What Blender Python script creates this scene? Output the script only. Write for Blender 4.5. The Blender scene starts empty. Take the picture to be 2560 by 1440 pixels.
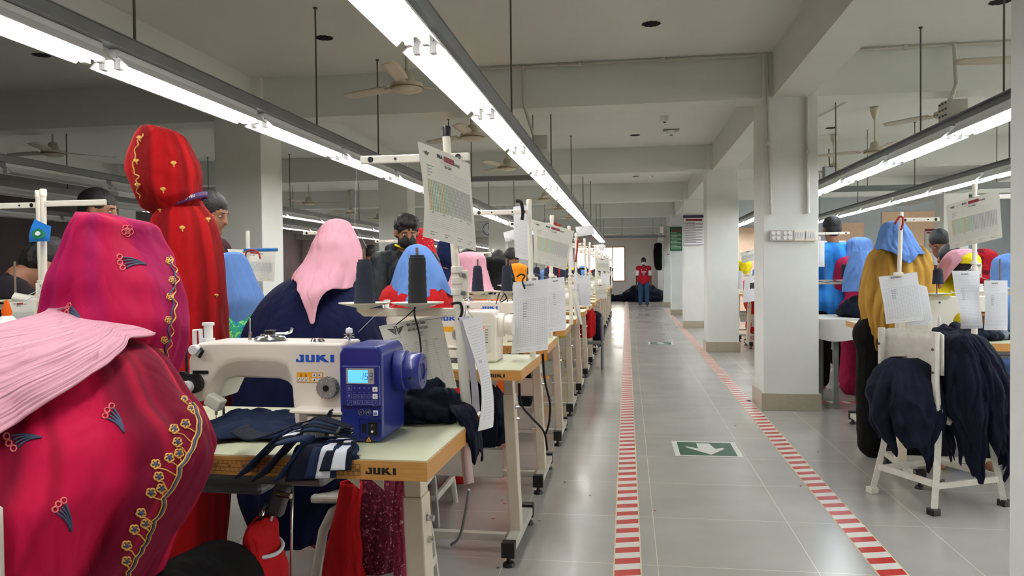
import bpy, bmesh, math, random
from mathutils import Vector, Matrix, noise, Euler
from mathutils.bvhtree import BVHTree
PI=math.pi
SC=bpy.context.scene
COL=SC.collection
# ------------------------------------------------------------ camera
F=1950.0; CAMH=1.17
YAW=math.atan(292.4/F); ROLL=0.0105; PITCH=-math.atan(40.9/math.hypot(F,292.4))
cam=bpy.data.cameras.new('camera'); cam.sensor_width=36.0; cam.lens=36.0*F/2560.0; cam.clip_start=0.02; cam.clip_end=200
camo=bpy.data.objects.new('camera',cam); COL.objects.link(camo)
CM=Matrix.Rotation(YAW,3,'Z')@Matrix.Rotation(PI/2+PITCH,3,'X')@Matrix.Rotation(-ROLL,3,'Z')
camo.matrix_world=Matrix.Translation((0,0,CAMH))@CM.to_4x4()
SC.camera=camo
# ------------------------------------------------------------ world, exposure
SC.view_settings.view_transform='Standard'; SC.view_settings.look='None'; SC.view_settings.gamma=1.0
SC.view_settings.exposure=0.8
SC.view_settings.use_curve_mapping=False
SC.cycles.max_bounces=8; SC.cycles.diffuse_bounces=5; SC.cycles.glossy_bounces=4
SC.cycles.caustics_reflective=False; SC.cycles.caustics_refractive=False
SC.cycles.sample_clamp_indirect=6.0
SC.cycles.use_denoising=True
W=bpy.data.worlds.new('world'); SC.world=W; W.use_nodes=True
W.node_tree.nodes['Background'].inputs[0].default_value=(1.0,0.95,0.85,1); W.node_tree.nodes['Background'].inputs[1].default_value=3.6
TUBE_STRENGTH=15.0
CEIL=2.95; BEAMZ=2.58
# ------------------------------------------------------------ helpers
def ray(px,py): return CM@Vector(((px-1280)/F,-(py-720)/F,-1.0))
def at(px,py,Y=None,Z=None,X=None):
    d=ray(px,py)
    t=Y/d.y if Y is not None else ((Z-CAMH)/d.z if Z is not None else X/d.x)
    return Vector((d.x*t,d.y*t,CAMH+d.z*t))
def lin(c):
    if isinstance(c,str):
        c=c.lstrip('#'); c=[int(c[i:i+2],16)/255 for i in (0,2,4)]
        c=[x/12.92 if x<=.04045 else ((x+.055)/1.055)**2.4 for x in c]
    return (c[0],c[1],c[2],1)
MATS={}
def mat(name,c,rough=.6,metal=0.,spec=.5,noise_amt=0.,noise_scale=8.,bump=0.,bump_scale=40.,emit=None,es=0.,coat=0.,sheen=0.,weave=0.,trans=0.,alpha=1.,stretch=None):
    if name in MATS: return MATS[name]
    m=bpy.data.materials.new(name); m.use_nodes=True; nt=m.node_tree; b=nt.nodes['Principled BSDF']
    L=nt.links.new
    col=lin(c); b.inputs['Base Color'].default_value=col; b.inputs['Roughness'].default_value=rough
    b.inputs['Metallic'].default_value=metal; b.inputs['Specular IOR Level'].default_value=spec
    b.inputs['Coat Weight'].default_value=coat; b.inputs['Sheen Weight'].default_value=sheen
    if sheen: b.inputs['Sheen Roughness'].default_value=.5
    b.inputs['Transmission Weight'].default_value=trans; b.inputs['Alpha'].default_value=alpha
    if emit is not None:
        b.inputs['Emission Color'].default_value=lin(emit); b.inputs['Emission Strength'].default_value=es
    if noise_amt or bump or weave:
        tc=nt.nodes.new('ShaderNodeTexCoord'); src=tc.outputs['Object']
        if stretch:
            mp=nt.nodes.new('ShaderNodeMapping'); mp.inputs['Scale'].default_value=stretch; L(src,mp.inputs[0]); src=mp.outputs[0]
    if noise_amt:
        n=nt.nodes.new('ShaderNodeTexNoise'); n.inputs['Scale'].default_value=noise_scale; n.inputs['Detail'].default_value=5
        r=nt.nodes.new('ShaderNodeMapRange'); r.inputs[1].default_value=.3; r.inputs[2].default_value=.7
        r.inputs[3].default_value=1-noise_amt; r.inputs[4].default_value=1+noise_amt*.6
        x=nt.nodes.new('ShaderNodeVectorMath'); x.operation='SCALE'; x.inputs[0].default_value=col[:3]
        L(src,n.inputs['Vector']); L(n.outputs['Fac'],r.inputs[0]); L(r.outputs[0],x.inputs['Scale']); L(x.outputs[0],b.inputs['Base Color'])
    if bump or weave:
        n=nt.nodes.new('ShaderNodeTexNoise'); n.inputs['Scale'].default_value=bump_scale if bump else 900; n.inputs['Detail'].default_value=4
        bp=nt.nodes.new('ShaderNodeBump'); bp.inputs['Strength'].default_value=bump or weave; bp.inputs['Distance'].default_value=.01 if bump else .001
        L(src,n.inputs['Vector']); L(n.outputs['Fac'],bp.inputs['Height']); L(bp.outputs[0],b.inputs['Normal'])
    MATS[name]=m; return m
class MB:
    def __init__(s,M=None): s.v=[];s.f=[];s.m=[];s.M=M or Matrix()
    def add(s,vs,fs,mi=0,M=None):
        o=len(s.v); T=s.M@M if M is not None else s.M
        s.v+=[tuple(T@Vector(v)) for v in vs]; s.f+=[tuple(i+o for i in f) for f in fs]
        s.m+=[mi]*len(fs) if isinstance(mi,int) else list(mi); return s
    def box(s,c,sz,mi=0,R=None,taper=None):
        x,y,z=[a/2 for a in sz]; t=taper or 1
        vs=[(-x,-y,-z),(x,-y,-z),(x,y,-z),(-x,y,-z),(-x*t,-y*t,z),(x*t,-y*t,z),(x*t,y*t,z),(-x*t,y*t,z)]
        M=Matrix.Translation(c)@(R.to_4x4() if R is not None else Matrix())
        return s.add(vs,[(0,3,2,1),(4,5,6,7),(0,1,5,4),(1,2,6,5),(2,3,7,6),(3,0,4,7)],mi,M)
    def b2(s,a,b,mi=0): return s.box([(p+q)/2 for p,q in zip(a,b)],[abs(q-p) for p,q in zip(a,b)],mi)
    def cyl(s,p0,p1,r0,r1=None,n=16,mi=0,caps=True):
        r1=r0 if r1 is None else r1; p0=Vector(p0);p1=Vector(p1); q=(p1-p0).to_track_quat('Z','Y')
        vs=[];fs=[]
        for k,(p,r) in enumerate(((p0,r0),(p1,r1))):
            for i in range(n):
                a=2*PI*i/n; vs.append(p+q@Vector((r*math.cos(a),r*math.sin(a),0)))
        fs=[(i,(i+1)%n,n+(i+1)%n,n+i) for i in range(n)]
        if caps: fs+=[tuple(range(n-1,-1,-1)),tuple(range(n,2*n))]
        return s.add(vs,fs,mi)
    def tube(s,pts,r,n=8,mi=0,closed=False,caps=True,flat=None):
        pts=[Vector(p) for p in pts]; N=len(pts); vs=[];fs=[]; up=None
        for i,p in enumerate(pts):
            d=(pts[min(i+1,N-1)]-pts[max(i-1,0)])
            if closed: d=pts[(i+1)%N]-pts[i-1]
            d.normalize()
            if up is None: up=Vector((0,0,1)) if abs(d.z)<.9 else Vector((0,1,0))
            x=up.cross(d)
            if x.length<1e-5: x=Vector((1,0,0)).cross(d)
            x.normalize(); y=d.cross(x); up=y
            rr=r[i] if isinstance(r,(list,tuple)) else r
            for k in range(n):
                a=2*PI*k/n; vs.append(p+x*(rr*math.cos(a)*(flat or 1))+y*(rr*math.sin(a)))
        for i in range(N if closed else N-1):
            j=(i+1)%N
            for k in range(n): fs.append((i*n+k,i*n+(k+1)%n,j*n+(k+1)%n,j*n+k))
        if caps and not closed: fs+=[tuple(range(n-1,-1,-1)),tuple((N-1)*n+k for k in range(n))]
        return s.add(vs,fs,mi)
    def lathe(s,prof,o=(0,0,0),ax=(0,0,1),n=24,mi=0):
        q=Vector(ax).to_track_quat('Z','Y'); o=Vector(o); vs=[];fs=[]
        for r,z in prof:
            for k in range(n):
                a=2*PI*k/n; vs.append(o+q@Vector((r*math.cos(a),r*math.sin(a),z)))
        for i in range(len(prof)-1):
            for k in range(n): fs.append((i*n+k,i*n+(k+1)%n,(i+1)*n+(k+1)%n,(i+1)*n+k))
        if prof[0][0]>1e-6: fs.append(tuple(range(n-1,-1,-1)))
        if prof[-1][0]>1e-6: fs.append(tuple((len(prof)-1)*n+k for k in range(n)))
        return s.add(vs,fs,mi)
    def prism(s,poly,d0,d1,M=None,mi=0):
        # poly in (x,z), extruded along y from d0 to d1
        n=len(poly); vs=[(x,d0,z) for x,z in poly]+[(x,d1,z) for x,z in poly]
        fs=[tuple(range(n)),tuple(range(2*n-1,n-1,-1))]+[(i,n+i,n+(i+1)%n,(i+1)%n) for i in range(n)]
        return s.add(vs,fs,mi,M)
    def grid(s,fn,nu,nv,mi=0,closed_u=False,top=False):
        vs=[];fs=[]
        for j in range(nv+1):
            for i in range(nu if closed_u else nu+1): vs.append(fn(i/nu,j/nv))
        w=nu if closed_u else nu+1
        for j in range(nv):
            for i in range(nu):
                a=j*w+i;b=j*w+(i+1)%w; fs.append((a,b,b+w,a+w))
        return s.add(vs,fs,mi)
    def build(s,name,mats,parent=None,smooth=False,bevel=0,solid=0,subd=0,angle=35,seg=2):
        me=bpy.data.meshes.new(name); me.from_pydata(s.v,[],s.f); 
        for m in (mats if isinstance(mats,(list,tuple)) else [mats]): me.materials.append(m)
        me.polygons.foreach_set('material_index',s.m)
        if smooth: me.polygons.foreach_set('use_smooth',[True]*len(me.polygons))
        me.validate(); me.update()
        o=bpy.data.objects.new(name,me); COL.objects.link(o)
        if parent is not None: o.parent=parent
        if solid:
            k=o.modifiers.new('s','SOLIDIFY'); k.thickness=solid; k.offset=-1
        if bevel:
            k=o.modifiers.new('b','BEVEL'); k.width=bevel; k.segments=seg; k.limit_method='ANGLE'; k.angle_limit=math.radians(angle); k.harden_normals=False
        if subd:
            k=o.modifiers.new('u','SUBSURF'); k.levels=subd; k.render_levels=subd
        if smooth and not subd and (bevel or smooth=='auto'):
            try: me.set_sharp_from_angle(angle=math.radians(angle))
            except Exception: pass
        return o
def tag(o,label,cat,group=None,kind=None):
    o['label']=label; o['category']=cat
    if group: o['group']=group
    if kind: o['kind']=kind
    return o
def thing(name,label,cat,loc=(0,0,0),rz=0,group=None,kind=None):
    o=bpy.data.objects.new(name,None); COL.objects.link(o); o.location=loc; o.rotation_euler=(0,0,rz); o.empty_display_size=.05
    return tag(o,label,cat,group,kind)
def struct(o): o['kind']='structure'; return o
KIDS={}
def kids(o): return [c for c in bpy.data.objects if c.parent==o]
def dup(o,loc=None,rz=None,label=None,parent=None,group=None):
    c=o.copy(); COL.objects.link(c); c.parent=parent
    for ch in kids(o): dup(ch,parent=c)
    if loc is not None: c.location=loc
    if rz is not None: c.rotation_euler=(0,0,rz)
    if label: c['label']=label
    if group: c['group']=group
    return c
ORD='first second third fourth fifth sixth seventh eighth ninth tenth eleventh twelfth thirteenth fourteenth fifteenth sixteenth seventeenth eighteenth nineteenth twentieth twenty-first twenty-second twenty-third twenty-fourth twenty-fifth twenty-sixth'.split()
TX={}
def text(s,size=1.0,bold=False,align='LEFT'):
    k=(s,align,bold)
    if k not in TX:
        c=bpy.data.curves.new('t','FONT'); c.body=s; c.size=1; c.align_x=align; c.resolution_u=2
        if bold: c.offset=.02
        o=bpy.data.objects.new('t',c); COL.objects.link(o)
        dg=bpy.context.evaluated_depsgraph_get(); me=bpy.data.meshes.new_from_object(o.evaluated_get(dg))
        TX[k]=([tuple(v.co) for v in me.vertices],[tuple(p.vertices) for p in me.polygons])
        bpy.data.objects.remove(o); bpy.data.meshes.remove(me); bpy.data.curves.remove(c)
    v,f=TX[k]; return [(x*size,y*size) for x,y,z in v],f
def juki(w,h):
    # heavy wide capitals; returns list of polygons in (x,y) inside w x h
    P=[]
    def q(*p): P.append([(x*w,y*h) for x,y in p])
    q((.0,0),(.21,0),(.21,.22),(.0,.22));q((.0,.22),(.06,.22),(.06,.42),(.0,.42));q((.12,.22),(.21,.22),(.21,1),(.12,1));q((.09,.78),(.12,.78),(.12,1),(.09,1))
    q((.25,.1),(.28,0),(.46,0),(.49,.1),(.49,.22),(.25,.22));q((.25,.22),(.34,.22),(.34,1),(.25,1));q((.40,.22),(.49,.22),(.49,1),(.40,1))
    q((.53,0),(.62,0),(.62,1),(.53,1));q((.62,.38),(.70,.62),(.80,1),(.69,1),(.62,.70));q((.62,.38),(.75,0),(.87,0),(.72,.62))
    q((.90,0),(1,0),(1,1),(.90,1))
    return P
def wings(w):
    P=[]
    for s in (-1,1):
        for k in range(4):
            y=.34-.17*k; P.append([(s*.12*w,(y-.0)*w*.5),(s*(.5-.09*k)*w,(y+.12)*w*.5),(s*(.5-.09*k-.03)*w,(y+.0)*w*.5),(s*.12*w,(y-.12)*w*.5)])
        P.append([(s*.02*w,.3*w),(s*.10*w,.3*w),(s*.10*w,-.22*w),(s*.04*w,-.05*w)])
    return P
# flat art projected on a mapped surface: fn(u,v,off)->point
class Art:
    def __init__(s,fn): s.fn=fn; s.mb=MB()
    def rect(s,u0,v0,u1,v1,mi,off=.0008,n=1):
        vs=[];fs=[]; hor=abs(u1-u0)>abs(v1-v0)
        for i in range(n+1):
            t=i/n
            if hor: u=u0+(u1-u0)*t; vs+=[s.fn(u,v0,off),s.fn(u,v1,off)]
            else: v=v0+(v1-v0)*t; vs+=[s.fn(u0,v,off),s.fn(u1,v,off)]
        fs=[(2*i,2*i+1,2*i+3,2*i+2) for i in range(n)]
        s.mb.add(vs,fs,mi)
    def poly(s,P,mi,ou=0,ov=0,sc=1,off=.0008):
        for p in P: s.mb.add([s.fn(ou+x*sc,ov+y*sc,off) for x,y in p],[tuple(range(len(p)))],mi)
    def text(s,t,u,v,size,mi,bold=False,align='LEFT',off=.0008,sx=1.0):
        vs,fs=text(t,size,bold,align)
        s.mb.add([s.fn(u+x*sx,v+y,off) for x,y in vs],fs,mi)
def blob(name,prims,vox,m,parent=None,smooth=4,wr=0,wrs=9,seed=0):
    """one continuous surface from tapered capsules and ellipsoids"""
    bm=bmesh.new()
    for p in prims:
        if p[0]=='e':
            _,c,r,R=(list(p)+[None])[:4]
            M=Matrix.Translation(c)@(R.to_4x4() if R is not None else Matrix())@Matrix.Diagonal((r[0],r[1],r[2],1))
            bmesh.ops.create_icosphere(bm,subdivisions=3,radius=1,matrix=M)
        else:
            a=Vector(p[1]);b=Vector(p[2]);ra,rb=p[3],p[4]; q=(b-a).to_track_quat('Z','Y'); L=(b-a).length
            fl=p[5] if len(p)>5 else 1
            n=14; rings=[]
            prof=[(ra*math.cos(t),-ra*math.sin(t)) for t in (1.45,1.1,.7,.35,0)]+[(ra+(rb-ra)*k/6,L*k/6) for k in range(1,6)]+[(rb*math.cos(t),L+rb*math.sin(t)) for t in (0,.35,.7,1.1,1.45)]
            for r,z in prof: rings.append([bm.verts.new(a+q@Vector((r*math.cos(2*PI*k/n),r*fl*math.sin(2*PI*k/n),z))) for k in range(n)])
            for i in range(len(rings)-1):
                for k in range(n): bm.faces.new((rings[i][k],rings[i][(k+1)%n],rings[i+1][(k+1)%n],rings[i+1][k]))
            bm.faces.new(rings[0][::-1]); bm.faces.new(rings[-1])
    me=bpy.data.meshes.new(name); bm.to_mesh(me); bm.free()
    o=bpy.data.objects.new(name,me); COL.objects.link(o)
    k=o.modifiers.new('r','REMESH'); k.mode='VOXEL'; k.voxel_size=vox; k.use_smooth_shade=True
    if smooth:
        k=o.modifiers.new('s','SMOOTH'); k.iterations=smooth; k.factor=.5
    dg=bpy.context.evaluated_depsgraph_get(); nm=bpy.data.meshes.new_from_object(o.evaluated_get(dg))
    o.modifiers.clear(); o.data=nm; bpy.data.meshes.remove(me); nm.name=name
    if wr:
        nm.update(); off=Vector((seed*3.1,seed*1.7,0)); co=[]
        for v in nm.vertices:
            p=v.co*wrs+off
            d=(1-abs(noise.noise(Vector((p.x,p.y,p.z*.45))))*2.2)*.6+noise.noise(p*2.3)*.4
            co.append(v.co+v.normal*wr*d)
        for v,c in zip(nm.vertices,co): v.co=c
    nm.polygons.foreach_set('use_smooth',[True]*len(nm.polygons))
    nm.materials.clear(); nm.materials.append(m); nm.update()
    if parent is not None: o.parent=parent
    return o
def crom(rows,t):
    n=len(rows)-1; x=min(max(t,0),1)*n; i=min(int(x),n-1); f=x-i
    p0=rows[max(i-1,0)];p1=rows[i];p2=rows[i+1];p3=rows[min(i+2,n)]
    return [.5*((2*b)+(-a+c)*f+(2*a-5*b+4*c-d)*f*f+(-a+3*b-3*c+d)*f**3) for a,b,c,d in zip(p0,p1,p2,p3)]
FOLD=1.9
def loft_fn(rows,hem=None,folds=((7,.05,0.,.5),(13,.025,1.,-.4)),env=.6,nz=.01,nsc=6,seed=0,sharp=1.6,a0=0,a1=2*PI,vfold=None):
    """rows: (z,cx,cy,rx,ry) top to bottom. returns S(u,v)"""
    def S(u,v):
        a=a0+(a1-a0)*u; t=v*(hem(a) if hem else 1)
        z,cx,cy,rx,ry=crom(rows,t); g=min(1,t**env*1.15)
        d=0
        for n,A,ph,dr in folds:
            wv=.35*noise.noise(Vector((a*1.5,t*3.5,seed+n))); s=abs(math.sin((n*(a+wv)+ph+dr*t*4+1.1*math.sin(a*2+seed))/2)); d+=FOLD*A*(s**(sharp*.55)-.62)
        sc=1+d*g
        if vfold:
            n_,A_,sl=vfold; wv=.6*noise.noise(Vector((a*.9,t*3,seed+9.5))); sc+=A_*(abs(math.sin(n_*PI*(t+wv*.12)+sl*a))**.7-.5)*min(1,t*3)
        x=cx+rx*sc*math.cos(a); y=cy+ry*sc*math.sin(a)
        p=Vector((x,y,z)); w=noise.noise_vector(p*nsc+Vector((seed*7.3,seed,0)))
        q=p*nsc*2.3+Vector((seed*1.9,0,seed)); rg=1-2*abs(noise.noise(Vector((q.x,q.y,q.z*.5))))
        return p+w*nz*min(1,t*4)+Vector((math.cos(a),math.sin(a),0))*rg*nz*.7*min(1,t*2)
    return S
def loft(name,rows,m,parent=None,nu=72,nv=40,solid=.003,**k):
    S=loft_fn(rows,**k); mb=MB(); cl=k.get('a1',2*PI)-k.get('a0',0)>6.2; mb.grid(S,nu,nv,closed_u=cl); mb.f=[f[::-1] for f in mb.f]
    o=mb.build(name,m,parent,smooth=True,solid=solid)
    me=o.data; uv=me.uv_layers.new(name='UVMap'); w=nu if cl else nu+1
    for p in me.polygons:
        i0=min(v%w for v in p.vertices)
        for li,v in zip(p.loop_indices,p.vertices):
            i=v%w
            if cl and i0==0 and i==w-1: i=-1
            uv.data[li].uv=(i/nu,(v//w)/nv)
    return o
def sil(rows,ratio=.8):
    """rows of (py,pxl,pxr,Y[,ry]): ellipse whose two tangents from the viewpoint pass through the given outline"""
    R=[]
    for r in rows:
        py,l,rr,Y=r[:4]; ry=r[4] if len(r)>4 else None
        dl=ray(l,py);dr=ray(rr,py); nl=Vector((dl.y,-dl.x)).normalized(); nr=Vector((dr.y,-dr.x)).normalized()
        lo,hi=.001,1.2
        for _ in range(40):
            rx=(lo+hi)/2; y=ry if ry is not None else rx*ratio; y=min(y,Y*.6)
            cl=(math.hypot(nl.x*rx,nl.y*y)-nl.y*Y)/nl.x; cr=(-math.hypot(nr.x*rx,nr.y*y)-nr.y*Y)/nr.x
            if cl<cr: lo=rx
            else: hi=rx
            # a larger ellipse moves the left solution right and the right solution left
        if rx<.002:
            q=max(.3,(rx/.002)); y=y*.5
        p=at((l+rr)/2,py,Y); R.append((p.z,(cl+cr)/2,Y,max(rx,.004),y))
    return R
def local(rows,o): return [(z-o[2],x-o[0],y-o[1],rx,ry) for z,x,y,rx,ry in rows]
def gauss(a,c,w):
    d=(a-c+PI)%(2*PI)-PI; return math.exp(-(d/w)**2)
# ------------------------------------------------------------ materials
WH=mat('white_enamel','#e9e3d6',.35,noise_amt=.03)
m_wall=mat('wall_paint','#dfe2de',.75,noise_amt=.05,noise_scale=3,bump=.08,bump_scale=60)
m_wallfar=mat('far_wall_paint','#e8e0dd',.8,noise_amt=.05,noise_scale=2)
m_wallblue=mat('pale_blue_paint','#cfdae2',.8,noise_amt=.03)
m_walldark=mat('maroon_grey_paint','#b5a6aa',.85,noise_amt=.1,noise_scale=2)
m_peach=mat('peach_paint','#ffdcbc',.8,noise_amt=.04)
m_ceil=mat('ceiling_paint','#d6dad5',.85,noise_amt=.03,noise_scale=1.5,bump=.05,bump_scale=30)
m_skirt=mat('skirting_tile','#a59d8b',.35,noise_amt=.06,noise_scale=20)
m_black=mat('black_plastic','#121214',.4); m_hole=mat('dark_void','#0a0808',1,noise_amt=.4,noise_scale=60)
m_steel=mat('galvanised_steel','#8b9092',.42,metal=.6,noise_amt=.12,noise_scale=5)
m_rod=mat('hanger_steel','#5c5a56',.5,metal=.5)
m_chrome=mat('chrome','#c8c8c8',.18,metal=1.)
m_cream=mat('cream_metal','#d8cfbb',.42,noise_amt=.06,noise_scale=9)
m_fan=mat('fan_enamel','#bdb5a0',.4,noise_amt=.12,noise_scale=10)
m_pipe=mat('painted_conduit','#c3c0b6',.5,noise_amt=.1,noise_scale=6)
m_fixt=mat('fixture_white','#e6e8e8',.3)
m_tube=mat('tube_glow','#ffffff',.5,emit=(1.0,.985,.96),es=TUBE_STRENGTH)
m_tubeb=mat('tube_glow_cool','#ffffff',.5,emit=(.90,.95,1.0),es=TUBE_STRENGTH)
m_tubeoff=mat('tube_unlit','#9a9c9e',.3)
m_ink=mat('print_ink','#33333a',.7); m_inklight=mat('print_line','#a2a5ac',.7); m_paper=mat('paper','#e6e6ea',.7,noise_amt=.02)
m_card=mat('card_stock','#dedbd0',.6,noise_amt=.03); m_red=mat('red_marker','#8e2430',.6); m_green=mat('green_cells','#c3d3b8',.7); m_orange=mat('orange_cells','#e6bb8c',.7)
m_pen=mat('pen_ink','#3b3d58',.7)
# floor material: glossy grey tiles with pale joints
def floor_mat():
    m=bpy.data.materials.new('polished_floor_tile'); m.use_nodes=True; nt=m.node_tree; L=nt.links.new; b=nt.nodes['Principled BSDF']
    tc=nt.nodes.new('ShaderNodeTexCoord'); sx=nt.nodes.new('ShaderNodeSeparateXYZ'); L(tc.outputs['Object'],sx.inputs[0])
    def line(out,off):
        a=nt.nodes.new('ShaderNodeMath'); a.operation='ADD'; a.inputs[1].default_value=off; L(out,a.inputs[0])
        p=nt.nodes.new('ShaderNodeMath'); p.operation='PINGPONG'; p.inputs[1].default_value=.305; L(a.outputs[0],p.inputs[0])
        c=nt.nodes.new('ShaderNodeMath'); c.operation='LESS_THAN'; c.inputs[1].default_value=.0016; L(p.outputs[0],c.inputs[0]); return c
    l1=line(sx.outputs[0],-.105+.61*20); l2=line(sx.outputs[1],-.07)
    mx=nt.nodes.new('ShaderNodeMath'); mx.operation='MAXIMUM'; L(l1.outputs[0],mx.inputs[0]); L(l2.outputs[0],mx.inputs[1])
    n=nt.nodes.new('ShaderNodeTexNoise'); n.inputs['Scale'].default_value=2.2; n.inputs['Detail'].default_value=6; L(tc.outputs['Object'],n.inputs['Vector'])
    r=nt.nodes.new('ShaderNodeMapRange'); r.inputs[1].default_value=.3; r.inputs[2].default_value=.7; r.inputs[3].default_value=.90; r.inputs[4].default_value=1.06; L(n.outputs['Fac'],r.inputs[0])
    sc=nt.nodes.new('ShaderNodeVectorMath'); sc.operation='SCALE'; sc.inputs[0].default_value=lin('#a5a29d')[:3]; L(r.outputs[0],sc.inputs['Scale'])
    mix=nt.nodes.new('ShaderNodeMix'); mix.data_type='RGBA'; L(mx.outputs[0],mix.inputs['Factor']); L(sc.outputs[0],mix.inputs['A']); mix.inputs['B'].default_value=lin('#cfc8b4')
    L(mix.outputs['Result'],b.inputs['Base Color'])
    n2=nt.nodes.new('ShaderNodeTexNoise'); n2.inputs['Scale'].default_value=1.3; L(tc.outputs['Object'],n2.inputs['Vector'])
    r2=nt.nodes.new('ShaderNodeMapRange'); r2.inputs[3].default_value=.12; r2.inputs[4].default_value=.30; L(n2.outputs['Fac'],r2.inputs[0]); L(r2.outputs[0],b.inputs['Roughness'])
    b.inputs['Specular IOR Level'].default_value=.6
    n3=nt.nodes.new('ShaderNodeTexNoise'); n3.inputs['Scale'].default_value=3.5; L(tc.outputs['Object'],n3.inputs['Vector'])
    bp=nt.nodes.new('ShaderNodeBump'); bp.inputs['Strength'].default_value=.10; bp.inputs['Distance'].default_value=.01; L(n3.outputs['Fac'],bp.inputs['Height']); L(bp.outputs[0],b.inputs['Normal'])
    return m
m_floor=floor_mat()
# ------------------------------------------------------------ shell
XL,XR,YB,YF=-13.5,9.5,-5.0,31.0
o=MB().b2((XL,YB,-.1),(XR,YF,0)).build('floor',m_floor); struct(o)
# ceiling slab with round knock-outs left dark
o=MB().b2((XL,YB,CEIL),(XR,YF,CEIL+.15)).build('ceiling',m_ceil); struct(o)
def wall_with_holes(name,x0,x1,y0,y1,holes,m,z1=CEIL):
    mb=MB(); xs=sorted({x0,x1,*[h[0] for h in holes],*[h[1] for h in holes]}); zs=sorted({0,z1,*[h[2] for h in holes],*[h[3] for h in holes]})
    for i in range(len(xs)-1):
        for j in range(len(zs)-1):
            cx=(xs[i]+xs[i+1])/2; cz=(zs[j]+zs[j+1])/2
            if any(h[0]<cx<h[1] and h[2]<cz<h[3] for h in holes): continue
            mb.b2((xs[i],y0,zs[j]),(xs[i+1],y1,zs[j+1]))
    return struct(mb.build(name,m))
FW=[(-2.05,-.14,.75,2.12),(-6.35,-5.75,1.2,1.95),(-5.05,-3.4,.95,2.12),(-12.6,-9.2,1.35,1.95),(2.0,7.2,.7,2.4)]
wall_with_holes('wall_far',XL,XR,YF,YF+.2,FW,m_wallfar)
struct(MB().b2((XL-.15,YB,0),(XL,YF,CEIL)).build('wall_left',m_walldark))
o=MB(); ys=[YB,-3.5,-1.0,1.0,3.5,5.0,8.5,9.3,14.2,YF]  # alternate bays left open, added out of view so daylight brightens this side
for i in range(9):
    if i%2: o.b2((XR,ys[i],0),(XR+.15,ys[i+1],.5)); o.b2((XR,ys[i],2.5),(XR+.15,ys[i+1],CEIL))
    else: o.b2((XR,ys[i],0),(XR+.15,ys[i+1],CEIL))
struct(o.build('wall_right',m_wallblue))
struct(MB().b2((XL,YB-.15,0),(XR,YB,CEIL)).build('wall_back',m_wall))
# low maroon-grey partition behind the dark section on the left
o=MB().b2((XL,14.0,0),(-7.0,14.12,CEIL)).build('wall_dark_section',m_walldark); struct(o)
# right-hand cross wall with peach bays
o=MB(); o.b2((1.62,19.0,0),(XR,19.15,CEIL),0)
struct(o.build('wall_cross',m_wallblue))
m_glass=bpy.data.materials.new('window_glass'); m_glass.use_nodes=True; _n=m_glass.node_tree; _n.nodes.clear()
_o=_n.nodes.new('ShaderNodeOutputMaterial'); _t=_n.nodes.new('ShaderNodeBsdfTransparent'); _g=_n.nodes.new('ShaderNodeBsdfGlossy'); _g.inputs['Roughness'].default_value=.05; _x=_n.nodes.new('ShaderNodeMixShader'); _x.inputs[0].default_value=.06
_n.links.new(_t.outputs[0],_x.inputs[1]); _n.links.new(_g.outputs[0],_x.inputs[2]); _n.links.new(_x.outputs[0],_o.inputs[0])
m_winf=mat('window_frame_paint','#c79c6a',.6)
for i,(x0,x1,z0,z1) in enumerate(FW):
    f=MB()
    for a,b in (((x0,z0),(x1,z0+.04)),((x0,z1-.04),(x1,z1)),((x0,z0),(x0+.04,z1)),((x1-.04,z0),(x1,z1))): f.b2((a[0],YF-.02,a[1]),(b[0],YF+.06,b[1]))
    nn=max(1,round((x1-x0)/.45))
    for k in range(1,nn): f.b2((x0+(x1-x0)*k/nn-.02,YF,z0),(x0+(x1-x0)*k/nn+.02,YF+.05,z1))
    fo=struct(f.build('window_%d'%(i+1),m_winf))
    g=MB(); k=z0+.1
    while k<z1: g.b2((x0,YF-.01,k-.007),(x1,YF+.005,k+.007)); k+=.105
    g.build('grille',mat('grille_paint','#b99f86',.6),fo)
    MB().b2((x0,YF+.07,z0),(x1,YF+.075,z1)).build('pane',m_glass,fo)
# columns
COLY=[2.0,6.7,11.4,16.1,20.8,25.5,30.35]
def column(x0,x1,y0,y1,label):
    t=thing('column',label,'column',((x0+x1)/2,(y0+y1)/2,0),kind='structure')
    a=(x1-x0)/2;b=(y1-y0)/2
    MB().b2((-a,-b,0),(a,b,CEIL)).build('shaft',m_wall,t,bevel=.006)
    MB().b2((-a-.018,-b-.018,0),(a+.018,b+.018,.14)).build('skirting',m_skirt,t,bevel=.002)
    return t
for i,y in enumerate(COLY):
    column(1.10,1.54,y+(.05 if i==0 else 0),y+.47,'square pale painted column, %s in the row along the marked aisle'%ORD[i])
    column(-3.725,-3.275,y-.05,y+.38,'square grey painted column, %s in the row between the machine blocks'%ORD[i])
    if i>0: column(-8.45,-8.0,y-.05,y+.38,'square painted column in the dark section, %s of its row'%ORD[i-1])
    if 0<i<4: column(6.0,6.45,y,y+.45,'square pale blue column beyond the mustard-clad woman, %s of its row'%ORD[i-1])
# beams
n=0
for i,y in enumerate(COLY):
    struct(MB().b2((XL,y+.015,BEAMZ),(XR,y+.3,CEIL+.01)).build('cross_beam',m_ceil))
for x0,x1 in ((1.18,1.48),(-3.64,-3.36),(-8.4,-8.1),(6.05,6.35)):
    struct(MB().b2((x0,YB,BEAMZ+.002),(x1,YF,CEIL+.01)).build('long_beam',m_ceil))
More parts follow.
